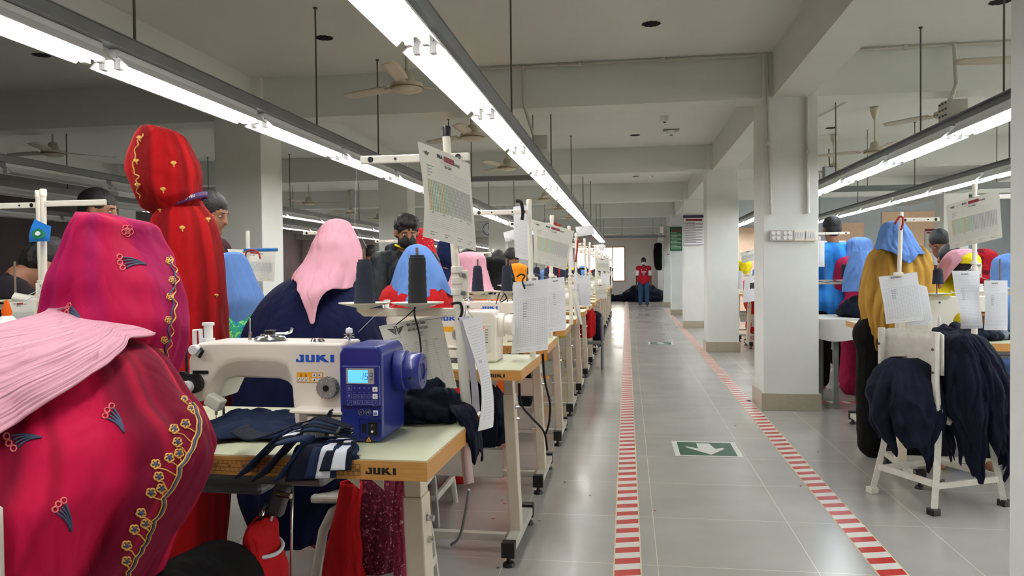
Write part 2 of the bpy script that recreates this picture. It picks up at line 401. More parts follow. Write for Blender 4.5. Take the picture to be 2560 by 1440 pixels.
# holes in the slab
for k,(px,py) in enumerate(((810,95),(1628,60),(103,138),(2500,5),(1588,338),(2078,320),(1590,441))):
    p=at(px,py,Z=CEIL-.002); r=.068
    mb=MB(); vs=[(0,0,0)]+[((r+.006*math.sin(j*2.3+k))*math.cos(j*PI/12),(r+.006*math.cos(j*3.1+k))*math.sin(j*PI/12),0) for j in range(24)]
    mb.add([v for v in vs]+[(v[0]*.9,v[1]*.9,-.004) for v in vs[1:]],[(0,1+(j+1)%24,1+j) for j in range(24)])
    o=mb.build('ceiling_fan_hole',m_hole); o.location=p
    tag(o,'dark round opening in the ceiling, '+['above the inner lamp run','in front of the first cross beam over the aisle','above the dim section','at the top corner beyond the longitudinal beam','in the second bay over the aisle','above the lamp run beyond the first column','in the third bay over the aisle'][k],'ceiling hole')
# peach bays on the cross wall
for k,(x0,x1,z1) in enumerate(((1.75,3.0,2.15),(4.55,5.35,2.22),(5.75,7.0,2.45))):
    f=MB().b2((x0,18.96,0),(x1,19.0,z1)).build('wall_bay',m_peach); struct(f)
# a lit lamp run behind keeps the hall closed
# ------------------------------------------------------------ fixtures
LZ=2.02
def fixture(mt):
    t=thing('tube_light_fixture','x','ceiling light',(0,0,0))
    L=1.22
    MB().b2((-.035,-L/2,.035),(.035,L/2,.075)).build('housing',m_fixt,t,bevel=.004)
    r=MB()
    for s in (-1,1):
        r.add([(s*.035,-L/2,.045),(s*.035,L/2,.045),(s*.085,L/2,-.002),(s*.085,-L/2,-.002),(s*.036,-L/2,.048),(s*.036,L/2,.048),(s*.089,L/2,.0),(s*.089,-L/2,.0)],[(0,1,2,3),(4,7,6,5),(3,2,6,7),(0,3,7,4),(1,5,6,2)])
    r.b2((-.05,-L/2,.030),(.05,L/2,.036)); r.build('reflector',m_fixt,t)
    for s in (-1,1):
        MB().cyl((s*.032,-L/2+.035,.008),(s*.032,L/2-.035,.008),.0135,n=10).build('tube',mt,t,smooth='auto')
        for e in (-1,1):
            MB().b2((s*.032-.014,e*(L/2-.018)-.017,-.008),(s*.032+.014,e*(L/2-.018)+.017,.035)).build('lamp_holder',m_fixt,t,bevel=.004)
    return t
pro={'w':fixture(m_tube),'b':fixture(m_tubeb),'o':fixture(m_tubeoff)}
used={'w':0,'b':0,'o':0}
def run(X,y0,y1,kinds,where,rods,rodx=None,dz=0,ph=0,rad=.006):
    """a suspended steel channel with fixtures every 1.30 m"""
    t=thing('light_track','long galvanised channel carrying the lamps '+where,'light track',(X,0,LZ+.075+dz))
    MB().b2((.0,y0,.0),(.06,y1,.055)).build('channel',m_steel,t,bevel=.003)
    MB().b2((-.03,y0,.055),(.062,y1,.060)).build('wire_tray',m_steel,t)
    for ry in rods:
        MB().cyl((.03,ry,.055),(.03,ry,CEIL-LZ-.075-dz),rad,n=8).cyl((.03,ry,CEIL-LZ-.085-dz),(.03,ry,CEIL-LZ-.075-dz),.014,n=10).build('hanger_rod',m_rod,t,smooth='auto')
    y=y0+.65+ph; i=0
    while y<y1:
        k=kinds(y); lab='%s fluorescent fixture, %s along the lamp run %s'%('unlit twin-tube' if k=='o' else 'lit twin-tube',ORD[min(i,25)],where)
        if used[k]==0: f=pro[k]; f.location=(X,y,LZ+dz); f['label']=lab; f['group']='fluorescent fixtures'; used[k]=1
        else: f=dup(pro[k],(X,y,LZ+dz),label=lab)
        f['group']='fluorescent fixtures '+where
        y+=1.30; i+=1
        if i>25: break
run(-.77,-.98,23.9,lambda y:'w','over the aisle-side tables',[.3,2.38,5.0,7.6,10.3,13,15.6,18.2,20.8,23.4],ph=-.03)
run(-2.09,-1.02,23.5,lambda y:'w','over the inner tables',[.6,3.05,5.0,6.3,8.9,11.5,14.1,16.7,19.3])
run(2.12,1.6,30,lambda y:'b','beyond the marked aisle',[2.6,4.9,6.2,8.6,11,13.5,16,18.5],ph=-.04)  # lamps at the hidden far end are added to brighten the far wall
run(3.44,-1.0,18.9,lambda y:'b','along the far machine row',[2.6,5.2,7.8,10.2,12.6,15,17.5],ph=.1)
run(-5.0,-.9,29.5,lambda y:'o' if y<9.5 else 'w','in the dim section, first of three',[2.8,5.4,8,11,14,17,20])  # farthest lit lamps here are added to brighten the far wall
run(-6.3,-.9,29.5,lambda y:'o' if y<9.5 else 'w','in the dim section, second of three',[2.8,5.4,8,11,14,17,20])  # run lengthened with added lamps that brighten the far wall
run(-8.6,-.9,13.6,lambda y:'o','in the dim section, third of three',[3.4,6,8.6,12])
# cross channels
for a,b,l in (((-2.1,8.35,LZ+.137),(-.74,8.42,LZ+.19),'steel cross channel linking the two lamp runs'),((-.74,23.8,LZ+.137),(1.1,23.88,LZ+.20),'steel cross channel from the lamp run to the fifth column'),((2.12,10.6,LZ+.137),(5.2,10.66,LZ+.21),'slotted steel cross channel above the mustard-clad woman')):
    t=thing('cross_channel',l,'channel',a); d=Vector(b)-Vector(a); MB().b2((0,0,0),tuple(d)).build('channel',m_steel,t)
    for fx in (.3,.8): MB().cyl((d.x*fx,d.y/2,d.z),(d.x*fx,d.y/2,CEIL-a[2]),.005,n=8).build('hanger_rod',m_rod,t,smooth='auto')
# ------------------------------------------------------------ fans
def fan():
    t=thing('ceiling_fan','x','ceiling fan',(0,0,0))
    MB().lathe([(.0,.0),(.05,.0),(.105,.018),(.115,.045),(.112,.062),(.06,.075),(.055,.085),(.045,.135),(.03,.15),(.0,.15)],n=28).build('motor',m_fan,t,smooth='auto')
    MB().lathe([(.113,.028),(.118,.03),(.118,.034),(.113,.036)],n=28).build('motor_band',mat('fan_brass_band','#7d6a42',.4,metal=.5),t,smooth=True)
    MB().cyl((0,0,.14),(0,0,.40),.011,n=10).build('downrod',m_fan,t,smooth='auto')
    MB().lathe([(.0,.52),(.05,.52),(.05,.49),(.03,.43),(.018,.40),(.0,.40)],n=20).build('ceiling_cup',m_fan,t,smooth='auto')
    for k in range(3):
        M=Matrix.Rotation(2*PI*k/3,4,'Z'); b=MB(M)
        def S(u,v):
            r=.16+.44*u; w=.042+.014*math.sin(u*2.6); w*=(1-max(0,(u-.93)/.07)**2*.6)
            return Vector((r,(v-.5)*2*w,.052+(v-.5)*.022*(1-.4*u)))
        b.grid(S,12,4); b.box((.13,0,.05),(.13,.035,.006))
        b.build('blade',m_fan,t,smooth=True,solid=.004)
    return t
fp=fan(); first=True
FANS=[(1017,232,2.42,.61,'below the lamp runs in the nearer bay, largest of all'),(1180,352,2.42,.5,'behind the tall card pole, second from the camera'),(1268,427,2.42,.2,'third along the aisle-side fan line'),(1361,503,2.42,.7,'fourth along the aisle-side fan line'),(1398,527,2.42,.1,'fifth along the aisle-side fan line'),(133,392,2.42,.9,'over the dim section above the bowed dark-haired man'),(772,513,2.42,.3,'beyond the pink headscarf, first of three there'),(878,537,2.42,.8,'beyond the pink headscarf, second of three there'),(946,551,2.42,.2,'beyond the pink headscarf, third of three there'),(2372,298,2.42,.15,'above the socket box on the cool lamp run'),(2187,388,2.42,.55,'above the cool lamp run next to the first column'),(2085,436,2.42,.3,'behind the cool lamp run near the floodlight'),(1425,548,2.42,.4,'sixth along the aisle-side fan line')]
for px,py,z,rz,l in FANS:
    p=at(px,py,Z=z); lab='cream three-blade ceiling fan '+l
    if first: fp.location=p; fp.rotation_euler=(0,0,rz); fp['label']=lab; fp['group']='ceiling fans'; first=False
    else: dup(fp,p,rz,lab)
p=at(2640,165,Z=2.42); dup(fp,p,1.08,'cream ceiling fan at the picture edge with only one blade showing')
# ------------------------------------------------------------ conduits, detectors, switches
def pipe(pts,l,r=.011,name='conduit',m=None,clamps=()):
    t=thing(name,l,'pipe',pts[0]); o0=Vector(pts[0])
    MB().tube([Vector(p)-o0 for p in pts],r,n=10).build('pipe_run',m or m_pipe,t,smooth='auto')
    for c in clamps: MB().box(Vector(c)-o0,(.03,.03,.03)).build('clamp',m_pipe,t,bevel=.003)
    return t
pipe([(-1.6,6.68,CEIL-.02),(1.05,6.68,CEIL-.02)],'pale conduit along the joint of ceiling and first cross beam',clamps=[(-.4,6.68,CEIL-.02),(.3,6.68,CEIL-.02)])
pipe([(1.13,6.675,CEIL-.02),(1.16,6.675,1.62)],'vertical conduit on the near column face, above the round sockets',.012,clamps=[(1.14,6.67,2.2)])
pipe([(1.445,6.675,2.57),(1.45,6.675,1.62)],'vertical conduit on the near column face, above the switches',.016,clamps=[(1.45,6.67,2.12)])
pipe([(-.88,6.66,CEIL-.02),(-.88,6.66,2.60),(-.76,6.5,LZ+.22)],'drop conduit from the beam to the lamp run socket box',.012)
pipe([(1.5,6.67,CEIL-.02),(2.6,6.67,CEIL-.02),(4.3,6.67,CEIL-.02)],'pale conduit along ceiling joint beyond the longitudinal beam',clamps=[(2.2,6.67,CEIL-.02)])
pipe([(2.55,6.64,CEIL-.02),(2.55,6.6,2.6),(2.2,5.9,LZ+.2)],'drop conduit leaning to the cool lamp run',.016)
pipe([(-.7,8.0,CEIL-.02),(-.6,8.05,2.85),(.42,8.1,2.9)],'bent conduit on the second bay ceiling to the detector',.009,clamps=[(.0,8.07,2.88)])
pipe([(2.5,7.05,CEIL-.03),(1.95,11.1,CEIL-.03),(1.95,11.1,2.3)],'long conduit running diagonally over the cool lamp run',.012)
pipe([(3.4,5.2,CEIL-.02),(3.2,5.3,2.55),(2.9,5.3,2.45)],'bent conduit stub near the picture edge ceiling',.018)
for X,Y,l in ((-.70,6.4,'grey steel socket box on the aisle-side lamp run'),(2.15,5.62,'grey perforated socket box on the cool lamp run')):
    t=thing('socket_box',l,'electrical box',(X,Y,LZ+.138)); MB().b2((-.06,-.09,0),(.06,.09,.12)).build('box_body',m_pipe,t,bevel=.005)
    s=MB()
    for i in range(3):
        for j in range(3): s.cyl((-.061,-.05+.05*i,.02+.04*j),(-.064,-.05+.05*i,.03+.04*j),.008,n=8)
    s.build('socket_holes',m_rod,t)
def detector(px,py,l,r=.05):
    p=at(px,py,Z=CEIL-.03); t=thing('smoke_detector',l,'detector',p)
    MB().lathe([(r*.6,-.035),(r*.8,-.03),(r,-.01),(r,.03)],n=20).build('detector_body',m_fixt,t,smooth='auto')
    MB().lathe([(r*.3,-.045),(r*.35,-.035),(r*.1,-.034)],n=12).build('sensor_dome',m_rod,t,smooth='auto'); return t
detector(1662,297,'round white smoke detector at the end of the bent conduit')
d=detector(1678,330,'round white smoke detector on a grey backing plate',.06); MB().b2((-.10,-.06,.015),(.10,.06,.03)).build('backing_plate',m_steel,d)
detector(1631,435,'small white smoke detector in the third bay')
# sockets and switches on the near column
cy=6.7
for k,(px,l) in enumerate(((1938,'grey surface plate with four round sockets, outer one'),(1967,'grey surface plate with four round sockets, inner one'),(1998,'cream switch plate beside the round sockets'),(2024,'cream switch plate at the column edge'))):
    p=at(px,589,cy); t=thing('socket_plate' if k<2 else 'switch_plate',l,'socket' if k<2 else 'switch',(p.x,cy,p.z))
    MB().b2((-.047,-.035,-.045),(.047,0,.045)).build('back_box',m_pipe if k<2 else WH,t,bevel=.004)
    s=MB()
    if k<2:
        for i in (-1,1):
            for j in (-1,1): s.cyl((i*.019,-.035,j*.019),(i*.019,-.041,j*.019),.016,n=16)
        s.build('socket_face',m_fixt,t,smooth='auto')
    else:
        for i in range(4): s.box((-.029+.019*i,-.037,0),(.016,.006,.05),R=Matrix.Rotation(.1,3,'X'))
        s.build('rocker_switches',m_fixt,t)
# posters
def poster(px0,py0,px1,py1,Y,base,band,l,lines,name='poster'):
    a=at(px0,py1,Y);b=at(px1,py0,Y); w=b.x-a.x;h=b.z-a.z; t=thing(name,l,'poster',(a.x,Y-.006,a.z))
    A=Art(lambda u,v,off=0:Vector((u*w,-off*2,v*h))); A.mb.b2((0,0,0),(w,.005,h),0)
    A.rect(0,.9,1,1,1); A.rect(.12,.80,.88,.875,2)
    for k in range(lines): v=.74-.7*k/lines; A.rect(.05,v,.55+.4*abs(math.sin(k*2.1)),v+.28/lines,3)
    A.rect(0,0,1,.012,1);A.rect(0,0,.015,1,1);A.rect(.985,0,1,1,1)
    A.mb.build('printed_sheet',[base,band,m_red,m_ink if lines>14 else m_green],t); return t
poster(1708,537,1762,613,16.06,m_paper,m_pen,'white notice poster with red-banded heading on the third column',20)
poster(1675,567,1706,627,20.76,mat('poster_green','#1f6b45',.5),mat('poster_green_dark','#134a30',.5),'green notice poster on the fourth column',12)
poster(1667,632,1674,656,25.4,m_paper,m_inklight,'small white notice sheet on the fifth column',6)
t=thing('wall_cabinet','cream wall cabinet mounted high on the fifth column','cabinet',at(1665,598,25.38)); MB().b2((-.06,-.0,-.42),(.07,.12,.42)).build('cabinet_body',m_cream,t,bevel=.01); MB().b2((-.05,-.01,-.38),(.06,0,.38)).build('door',m_pipe,t,bevel=.005)
# wall clock
p=at(1222,573,22.0)
t=thing('wall_clock','round blue-rimmed clock on a far column','clock',(p.x,22.0,p.z))
t.scale=(1,1,1)
MB().lathe([(.15,.03),(.155,.034),(.175,.044),(.18,.0)],ax=(0,-1,0),n=28).build('rim',mat('clock_rim','#5c8193',.4),t,smooth='auto')
MB().cyl((0,-.03,0),(0,-.0385,0),.15,n=28).build('dial',m_paper,t)
h=MB(); h.box((0,-.043,.05),(.012,.004,.10)); h.box((.035,-.043,-.02),(.08,.004,.012)); h.build('hands',m_black,t)
h=MB()
for k in range(12): h.box((.12*math.sin(k*PI/6),-.040,.12*math.cos(k*PI/6)),(.018,.003,.018))
h.build('hour_marks',m_ink,t)
# column behind the clock
column(p.x-.02,p.x+.75,22.0+.02,22.45,'broad pale column carrying the round clock')
# ------------------------------------------------------------ floor markings
m_tred=mat('tape_red','#b8362f',.3,noise_amt=.08,noise_scale=4); m_twhite=mat('tape_white','#d9d9d2',.3,noise_amt=.04); m_tglue=mat('tape_glue','#c9bd9a',.6)
def tape(p0,p1,w,l):
    p0=Vector(p0);p1=Vector(p1);d=(p1-p0);L=d.length;d.normalize();n=Vector((d.y,-d.x,0)); t=thing('floor_tape',l,'floor tape',(p0.x,p0.y,0)); mb=MB(); z=Vector((0,0,.0008))
    def Q(a,b,k,h,sk=.28,ww=w):
        e=n*ww/2; s=d*ww*sk/2
        if k==2: s=d*0
        mb.add([d*a-e-s+z*h,d*a+e+s+z*h,d*b+e+s+z*h,d*b-e-s+z*h],[(0,1,2,3)],k)
    Q(-.02,L,2,1,0,w+.012)
    s=0;k=0
    while s<L:
        Q(s,min(s+.062,L),k%2,2); s+=.062; k+=1
    mb.build('striped_strip',[m_tred,m_twhite,m_tglue],t)
tape((-.012,2.5,0),(-.085,30,0),.1,'red and white striped tape running beside the sewing tables')
tape((.985,2.5,0),(1.10,24.5,0),.105,'red and white striped tape running past the columns')
tape((1.035,7.14,0),(2.3,7.14,0),.09,'short crosswise striped tape behind the near column')
def arrow_sign(x0,x1,y0,y1,l):
    t=thing('floor_arrow_sign',l,'floor sign',(x0,y0,0)); w=x1-x0;h=y1-y0; mb=MB()
    def R(a,b,c,d,z,k): mb.add([(a*w,b*h,z),(c*w,b*h,z),(c*w,d*h,z),(a*w,d*h,z)],[(0,1,2,3)],k)
    R(0,0,1,1,.0012,0);R(.08,.07,.92,.93,.0018,1)
    mb.add([(x*w,y*h,.0024) for x,y in ((.38,.86),(.58,.86),(.64,.50),(.76,.58),(.78,.50),(.54,.12),(.20,.56),(.20,.64),(.38,.50))],[(0,1,2,8),(8,2,5),(2,3,4,5),(8,5,6,7)],0)
    mb.build('sign_sheet',[m_twhite,mat('sign_green','#1d5236',.4)],t)
arrow_sign(.28,.70,4.98,5.42,'green floor sign with white arrow, between the tapes')
arrow_sign(.30,.69,12.45,12.9,'smaller-looking green arrow sign further down the aisle')
# lint scraps
m_scr=mat('red_scrap','#a33a35',.9)
random.seed(4)
for k,(px,py) in enumerate(((1232,1297),(2002,1215),(1638,1277),(1262,1258),(1256,1250),(1475,1238),(1838,1064),(2045,1130),(1412,1206),(1350,1302),(2116,1090),(1245,1419))):
    p=at(px,py,Z=.001); mb=MB(); mb.add([(-.008,-.002,0),(.006,-.004,.001),(.010,.003,.003),(-.004,.005,.001)],[(0,1,2,3)]); o=mb.build('thread_scrap',m_scr if k<4 else m_black,solid=.001); o.location=p; o.rotation_euler=(0,0,k)
    tag(o,('red' if k<4 else 'dark')+' thread scrap on the floor '+('by the second table foot','beyond the tape across from the chair','just past the left-hand tape','at the rear of the second table foot','in front of the second table foot','between the third table foot and tape','on the joint above the arrow sign','just beyond the second arrow run of tape','by the fourth table foot','under the second table rail','between tape and chair','at the very front by the table leveller')[k],'scrap','lint scraps on the floor')
# ------------------------------------------------------------ sewing tables
m_lam=mat('mint_laminate','#c6c8ab',.38,noise_amt=.03,noise_scale=12); m_wood=mat('beech_edge','#c9924e',.42,noise_amt=.16,noise_scale=14,stretch=(1,6,30))
m_leg=mat('beige_leg_paint','#cfc4b0',.4,noise_amt=.05,noise_scale=20); m_leg2=mat('grey_leg_paint','#b9b6aa',.45,noise_amt=.08,noise_scale=14)
m_print=mat('black_print','#1b1613',.6)
TABW=1.2;TABD=.58;TH=.78
def table(label,first=False,loc=None,rz=0,ruler=True):
    t=thing('sewing_table',label,'table',(0,0,0))
    t0=.043
    mb=MB().b2((-TABW,0,TH-t0),(0,TABD,TH-.003),1).b2((-TABW+.002,.002,TH-.003),(-.002,TABD-.002,TH),0)
    # printed scale and name on the front edge
    if ruler:
        def fn(u,v,off=0): return Vector((-TABW+u,-off,TH-t0+v))
        A=Art(fn); A.mb=mb
        x0,x1=.04,1.2-.145; k=2
        for y in (.008,.0165,.024,.031): A.rect(x0,y,x1,y+.0007,2)
        A.rect(x0,.008,x0+.001,.0317,2); A.rect(x1-.001,.008,x1,.0317,2)
        x=x0
        i=0
        while x<x1-.006:
            A.rect(x,.024,x+.0008,.0317,2); A.rect(x+.005,.008,x+.0058,.0165,2)
            if i%3==0: A.text(str(319-i//3 if False else 301+i//3),x,.0178,.0062,2,bold=True)
            x+=.0108; i+=1
        A.poly(juki(.066,.014),2,x1+.012,.012)
    mb.build('tabletop',[m_lam,m_wood,m_print],t,bevel=.0015)
    for s,x in ((1,-.085),(-1,-TABW+.085)):
        lean=-.03*s
        g=MB()
        # inner post, outer post
        zt=TH-t0
        def post(za,zb,w,d,mb):
            xa=x-lean*(1-za/zt)*-1 if False else x-lean*(1-za/zt); xb=x-lean*(1-zb/zt)
            vs=[]
            for z,xx in ((za,xa),(zb,xb)):
                vs+=[(xx-w/2,.19-d/2,z),(xx+w/2,.19-d/2,z),(xx+w/2,.19+d/2,z),(xx-w/2,.19+d/2,z)]
            mb.add(vs,[(0,3,2,1),(4,5,6,7),(0,1,5,4),(1,2,6,5),(2,3,7,6),(3,0,4,7)])
        a=MB(); post(.05,.655,.047,.068,a); ao=a.build('leg',m_leg,t,bevel=.004)
        a=MB(); post(.655,zt-.004,.040,.058,a); a.b2((x-.05,.09,zt-.006),(x+.05,.30,zt)); a.build('leg_extension',m_leg,ao,bevel=.002)
        for z in (.60,.55): MB().cyl((x+s*.02,.19,z),(x+s*.045,.19,z),.008,n=8).cyl((x+s*.02,.19,z),(x+s*.03,.19,z),.013,n=12).build('bolt',m_chrome,ao,smooth='auto')
        xf=x-lean
        MB().b2((xf-.024,-.02,.05),(xf+.024,.50,.085)).build('foot_bar',m_leg2,t,bevel=.003)
        for yy in (-.02,.50):
            e=MB(); e.box((xf,yy,.068),(.054,.045,.062)); e.cyl((xf,yy,.0),(xf,yy,.016),.026,.022,n=16).cyl((xf,yy,.016),(xf,yy,.05),.010,n=10)
            e.build('foot_cap',m_black,t,bevel=.004)
    c=MB(); c.b2((-TABW+.11,.17,.30),(-.11,.21,.303)); c.b2((-TABW+.11,.17,.30),(-.11,.173,.42)); c.b2((-TABW+.11,.17,.417),(-.11,.21,.42)); c.build('crossbeam',m_leg2,t,bevel=.001)
    c=MB(); c.b2((-TABW+.09,.10,.055),(-.09,.135,.085)); c.build('treadle_rail',m_leg2,t,bevel=.002)
    c=MB(); c.b2((-TABW+.25,.08,TH-t0-.045),(-.26,.34,TH-t0)); c.b2((-TABW+.35,.1,TH-t0-.075),(-.42,.25,TH-t0-.045)); c.build('oil_pan',m_steel,t,bevel=.012)
    c=MB()
    for xx in (-.185,-.13): c.add([(xx,.02,zt),(xx+.03,.02,zt),(xx+.015,.06,zt-.035)],[(0,1,2)])
    c.build('edge_bracket',m_leg,t,solid=.003)
    return t
# first table carries a slight turn so its front edge meets the aisle as in the photo
TX0=-.425
T1=table('sewing table with mint top and beech edge carrying the white and blue machine'); T1.location=(-.416,1.562,0); T1.rotation_euler=(0,0,math.radians(-1.2))
TY=[1.535,3.06,4.08,5.22,6.3,7.45,8.6,9.75,10.9,12.05,13.2,14.4,15.6,16.8,18.0,19.2,20.4]
LT=[T1]
for i,y in enumerate(TY[1:]):
    LT.append(dup(T1,(TX0+.0,y,0),math.radians(-1.2 if i==0 else 0),'aisle-side sewing table, %s in the line from the camera'%ORD[i+1]))
for k,o in enumerate(LT): o['group']='aisle-side sewing tables'
INNER=[2.2,4.5,6.0,7.5,9.0,10.5,12.0]
for i,y in enumerate(INNER): 
    o=dup(T1,(-1.84 if i else -2.15,y,0),0,'inner sewing table behind the aisle-side tables, %s row back'%ORD[i]); o['group']='inner sewing tables'
# ------------------------------------------------------------ machines
m_mw=mat('machine_ivory','#ece5da',.33,noise_amt=.02,coat=.2); m_blue=mat('machine_blue','#1d2c7d',.35,coat=.3); m_blued=mat('machine_blue_dark','#15205f',.35)
m_logo=mat('logo_blue','#1452b8',.5); m_grey=mat('dial_grey','#8a8683',.4); m_yel=mat('label_yellow','#e8a51e',.5); m_lcd=mat('lcd_blue','#5db8f2',.4,emit='#5fbef8',es=.55)
m_lcdf=mat('lcd_surround','#a7a3a2',.4); m_whitebtn=mat('button_white','#e8eaf0',.4); m_outl=mat('icon_pale','#9aa6d8',.5); m_led=mat('red_led','#ff2020',.4,emit='#ff2a1c',es=2.5); m_dkgrey=mat('plate_dark','#4d4c50',.5)
m_panelw=mat('panel_offwhite','#d8d8cc',.45)
PXM=1037.0
def lp(x,y): return ((x-440)/PXM,.39-(y-684)/PXM)
FO=[(478,866),(492,857),(560,856),(640,856),(740,857),(871,858),(873,950),(874,1085),(750,1088),(744,1040),(741,985),(738,935),(726,910),(700,899),(650,897),(600,898),(572,903),(545,918),(525,945),(512,975),(505,1006),(482,1008),(466,990),(462,950),(462,900)]
GO=[(478,866),(492,857),(560,856),(640,856),(740,857),(871,858),(873,950),(874,1085),(746,1088),(740,1040),(738,1000),(732,978),(715,959),(690,951),(650,950),(600,949),(575,949),(556,952),(544,962),(532,985),(522,1006),(482,1008),(466,990),(462,950),(462,900)]
SEG={'0':'abcdef','1':'bc','2':'abged','5':'afgcd','9':'abcfgd'}
def seven(A,s,u,v,w,h,mi,off=.001,sk=.15):
    tt=w*.16
    for ch in s:
        for q in SEG[ch]:
            R={'a':(0,h-tt,w,h),'d':(0,0,w,tt),'g':(0,h/2-tt/2,w,h/2+tt/2),'b':(w-tt,h/2,w,h),'c':(w-tt,0,w,h/2),'f':(0,h/2,tt,h),'e':(0,0,tt,h/2)}[q]
            P=[(R[0],R[1]),(R[2],R[1]),(R[2],R[3]),(R[0],R[3])]
            A.poly([[(x+y*sk,y) for x,y in P]],mi,u,v,off=off)
        u+=w*1.45
def machine_body(t,m,closed_panel=True):
    f=[lp(*p) for p in FO]; g=[lp(*p) for p in GO]; n=len(f); vs=[(x,0,z) for x,z in f]+[(x,.03,z) for x,z in g]+[(x,.135,z) for x,z in g]
    # slight inset of front ring for a soft edge
    fs=[tuple(range(n)),tuple(range(3*n-1,2*n-1,-1))]
    for r in (0,1): fs+=[(r*n+i,(r+1)*n+i,(r+1)*n+(i+1)%n,r*n+(i+1)%n) for i in range(n)]
    return MB().add(vs,fs).build('machine_head',m,t,smooth=True,bevel=.006,seg=3,angle=25)
def base_details(t,blue):
    # bed and base
    MB().b2((.0,.02,.0005),(.42,.17,.005)).build('bed_plate',m_mw if not blue else m_steel,t,bevel=.003)
    k=MB(); x,z=lp(485,874); k.cyl((x,0,z),(x,-.018,z),.0125,n=20); x,z=lp(470,967); k.cyl((x,0,z),(x,-.03,z),.015,n=20); k.build('tension_knob',m_whitebtn,t,bevel=.002,smooth='auto')
    d=MB(); x,z=lp(470,960); d.cyl((x+.01,0,z),(x+.01,-.015,z),.024,n=20).cyl((x-.02,0,z+.01),(x-.02,-.014,z+.01),.02,n=18); x,z=lp(500,872); d.tube([(x,-.004,z),(x+.01,-.014,z-.005),(x,-.014,z-.02)],.004,n=6); x,z=lp(485,932); d.b2((x-.01,-.003,z-.004),(x+.03,0,z+.004)); x,z=lp(458,900); d.b2((x-.002,-.004,z-.035),(x+.003,.0,z+.03))
    d.build('thread_tension_unit',m_black if blue else m_chrome,t,smooth='auto')
    d=MB(); x,z=lp(462,840); d.tube([(x-.012,.05,z-.03),(x-.012,.05,z+.01),(x+.004,.05,z+.012),(x+.006,.05,z-.03)],.006,n=8); x,z=lp(470,830); d.cyl((x+.012,.06,z-.03),(x+.012,.06,z+.015),.011,n=14).cyl((x+.012,.06,z-.032),(x+.012,.06,z-.02),.016,n=14).cyl((x+.012,.06,z+.012),(x+.012,.06,z+.02),.015,n=14); d.build('face_top_posts',m_fixt,t,smooth='auto',bevel=.001)
    d=MB(); x,z=lp(598,855); d.cyl((x,.06,z),(x,.06,z+.055),.003,n=8).cyl((x,.06,z),(x,.06,z+.02),.0045,n=8)
    x,z=lp(655,852); d.lathe([(.04,0),(.035,.006),(.025,.008),(.024,.012),(.0,.012)],(x,.06,z),n=20); d.tube([(x,.06,z+.012),(x+.045,.05,z+.014),(x+.058,.05,z+.018),(x+.062,.05,z+.028)],.004,n=6)
    x,z=lp(788,856); d.lathe([(.018,0),(.014,.006),(.0,.007)],(x,.05,z),n=14); x,z=lp(868,856); d.cyl((x,.06,z),(x,.06,z+.03),.004,n=8).lathe([(.014,.008),(.004,.012),(.014,.016)],(x,.06,z),n=16); d.build('bobbin_winder',m_chrome,t,smooth='auto')
    d=MB(); x,z=lp(655,842); d.cyl((x,.06,z),(x,.06,z+.012),.014,n=16); d.build('winder_wheel',m_black,t,smooth='auto'); d=MB(); x,z=lp(868,838); d.lathe([(.007,0),(.009,.003),(.008,.012),(.003,.014),(0,.016)],(x,.06,z),n=14); d.build('pretension_knob',m_whitebtn,t,smooth='auto')
    # needle bar, presser, foot
    d=MB(); x,z=lp(500,1006); d.cyl((x,.06,z+.01),(x,.06,.035),.004,n=8).cyl((x+.02,.06,z+.01),(x+.02,.06,.02),.004,n=8).box((x+.02,.055,.012),(.02,.03,.008)).cyl((x,.06,.035),(x,.06,.008),.0012,n=6); d.build('needle_and_presser_foot',m_chrome,t,smooth='auto')
    d=MB(M=Matrix.Translation((.085,.02,.075))@Matrix.Rotation(.5,4,'Y')); d.b2((-.02,-.03,-.012),(.022,.0,.018)); d.build('lamp_block',m_panelw,t,bevel=.004)
    # stitch dial
    x,z=lp(838,966); d=MB(); d.cyl((x,0,z),(x,-.022,z),.0255,.0245,n=40,mi=0)
    for i in range(40):
        a=2*PI*i/40
        if i%2: d.box((x+.0253*math.cos(a),-.011,z+.0253*math.sin(a)),(.002,.02,.002),0,R=Matrix.Rotation(-a,3,'Y'))
    d.cyl((x,-.0225,z),(x,-.0235,z),.0075,n=16,mi=1)
    A=Art(lambda u,v,off=0:Vector((x+u,-.0228,z+v))); A.mb=d
    for i,c in enumerate('0123456'[:7]):
        a=2.2-i*.75; A.text(c,.0175*math.cos(a)-.002,.0175*math.sin(a)-.002,.006,2)
    d.build('stitch_length_dial',[m_grey,m_black,m_whitebtn],t,bevel=0)
    # reverse lever shield
    pts=[lp(*p) for p in ((790,1022),(895,1020),(905,1040),(905,1100),(815,1100),(800,1055))]
    d=MB(); d.prism([lp(*p) for p in ((800,1030),(893,1030),(905,1048),(903,1098),(800,1098))],-.05,.01); 
    d.prism([lp(*p) for p in ((758,1014),(895,1015),(909,1028),(909,1036),(893,1025),(758,1022))],-.058,.005); d.build('reverse_feed_lever_housing',m_mw,t,bevel=.004)
    x0,z0=lp(783,1096);x1,z1=lp(844,1066); A=Art(lambda u,v,off=0:Vector((x0+u*(x1-x0),-.0512-off,z0+v*(z1-z0)))); A.rect(0,0,1,1,0); A.poly([[(x*1,y) for x,y in p] for p in []],1)
    vs,fs=text('DDL-7000A',.0085); A.mb.add([(x0+.008+x*.75,-.053,z1-.011+y) for x,y in vs],fs,1); vs,fs=text('-S7BNBA',.0075); A.mb.add([(x0+.008+x*.75,-.053,z1-.020+y) for x,y in vs],fs,1); A.rect(.12,.12,.60,.16,1,.002)
    A.mb.build('model_plate',[m_dkgrey,m_lcdf],t)
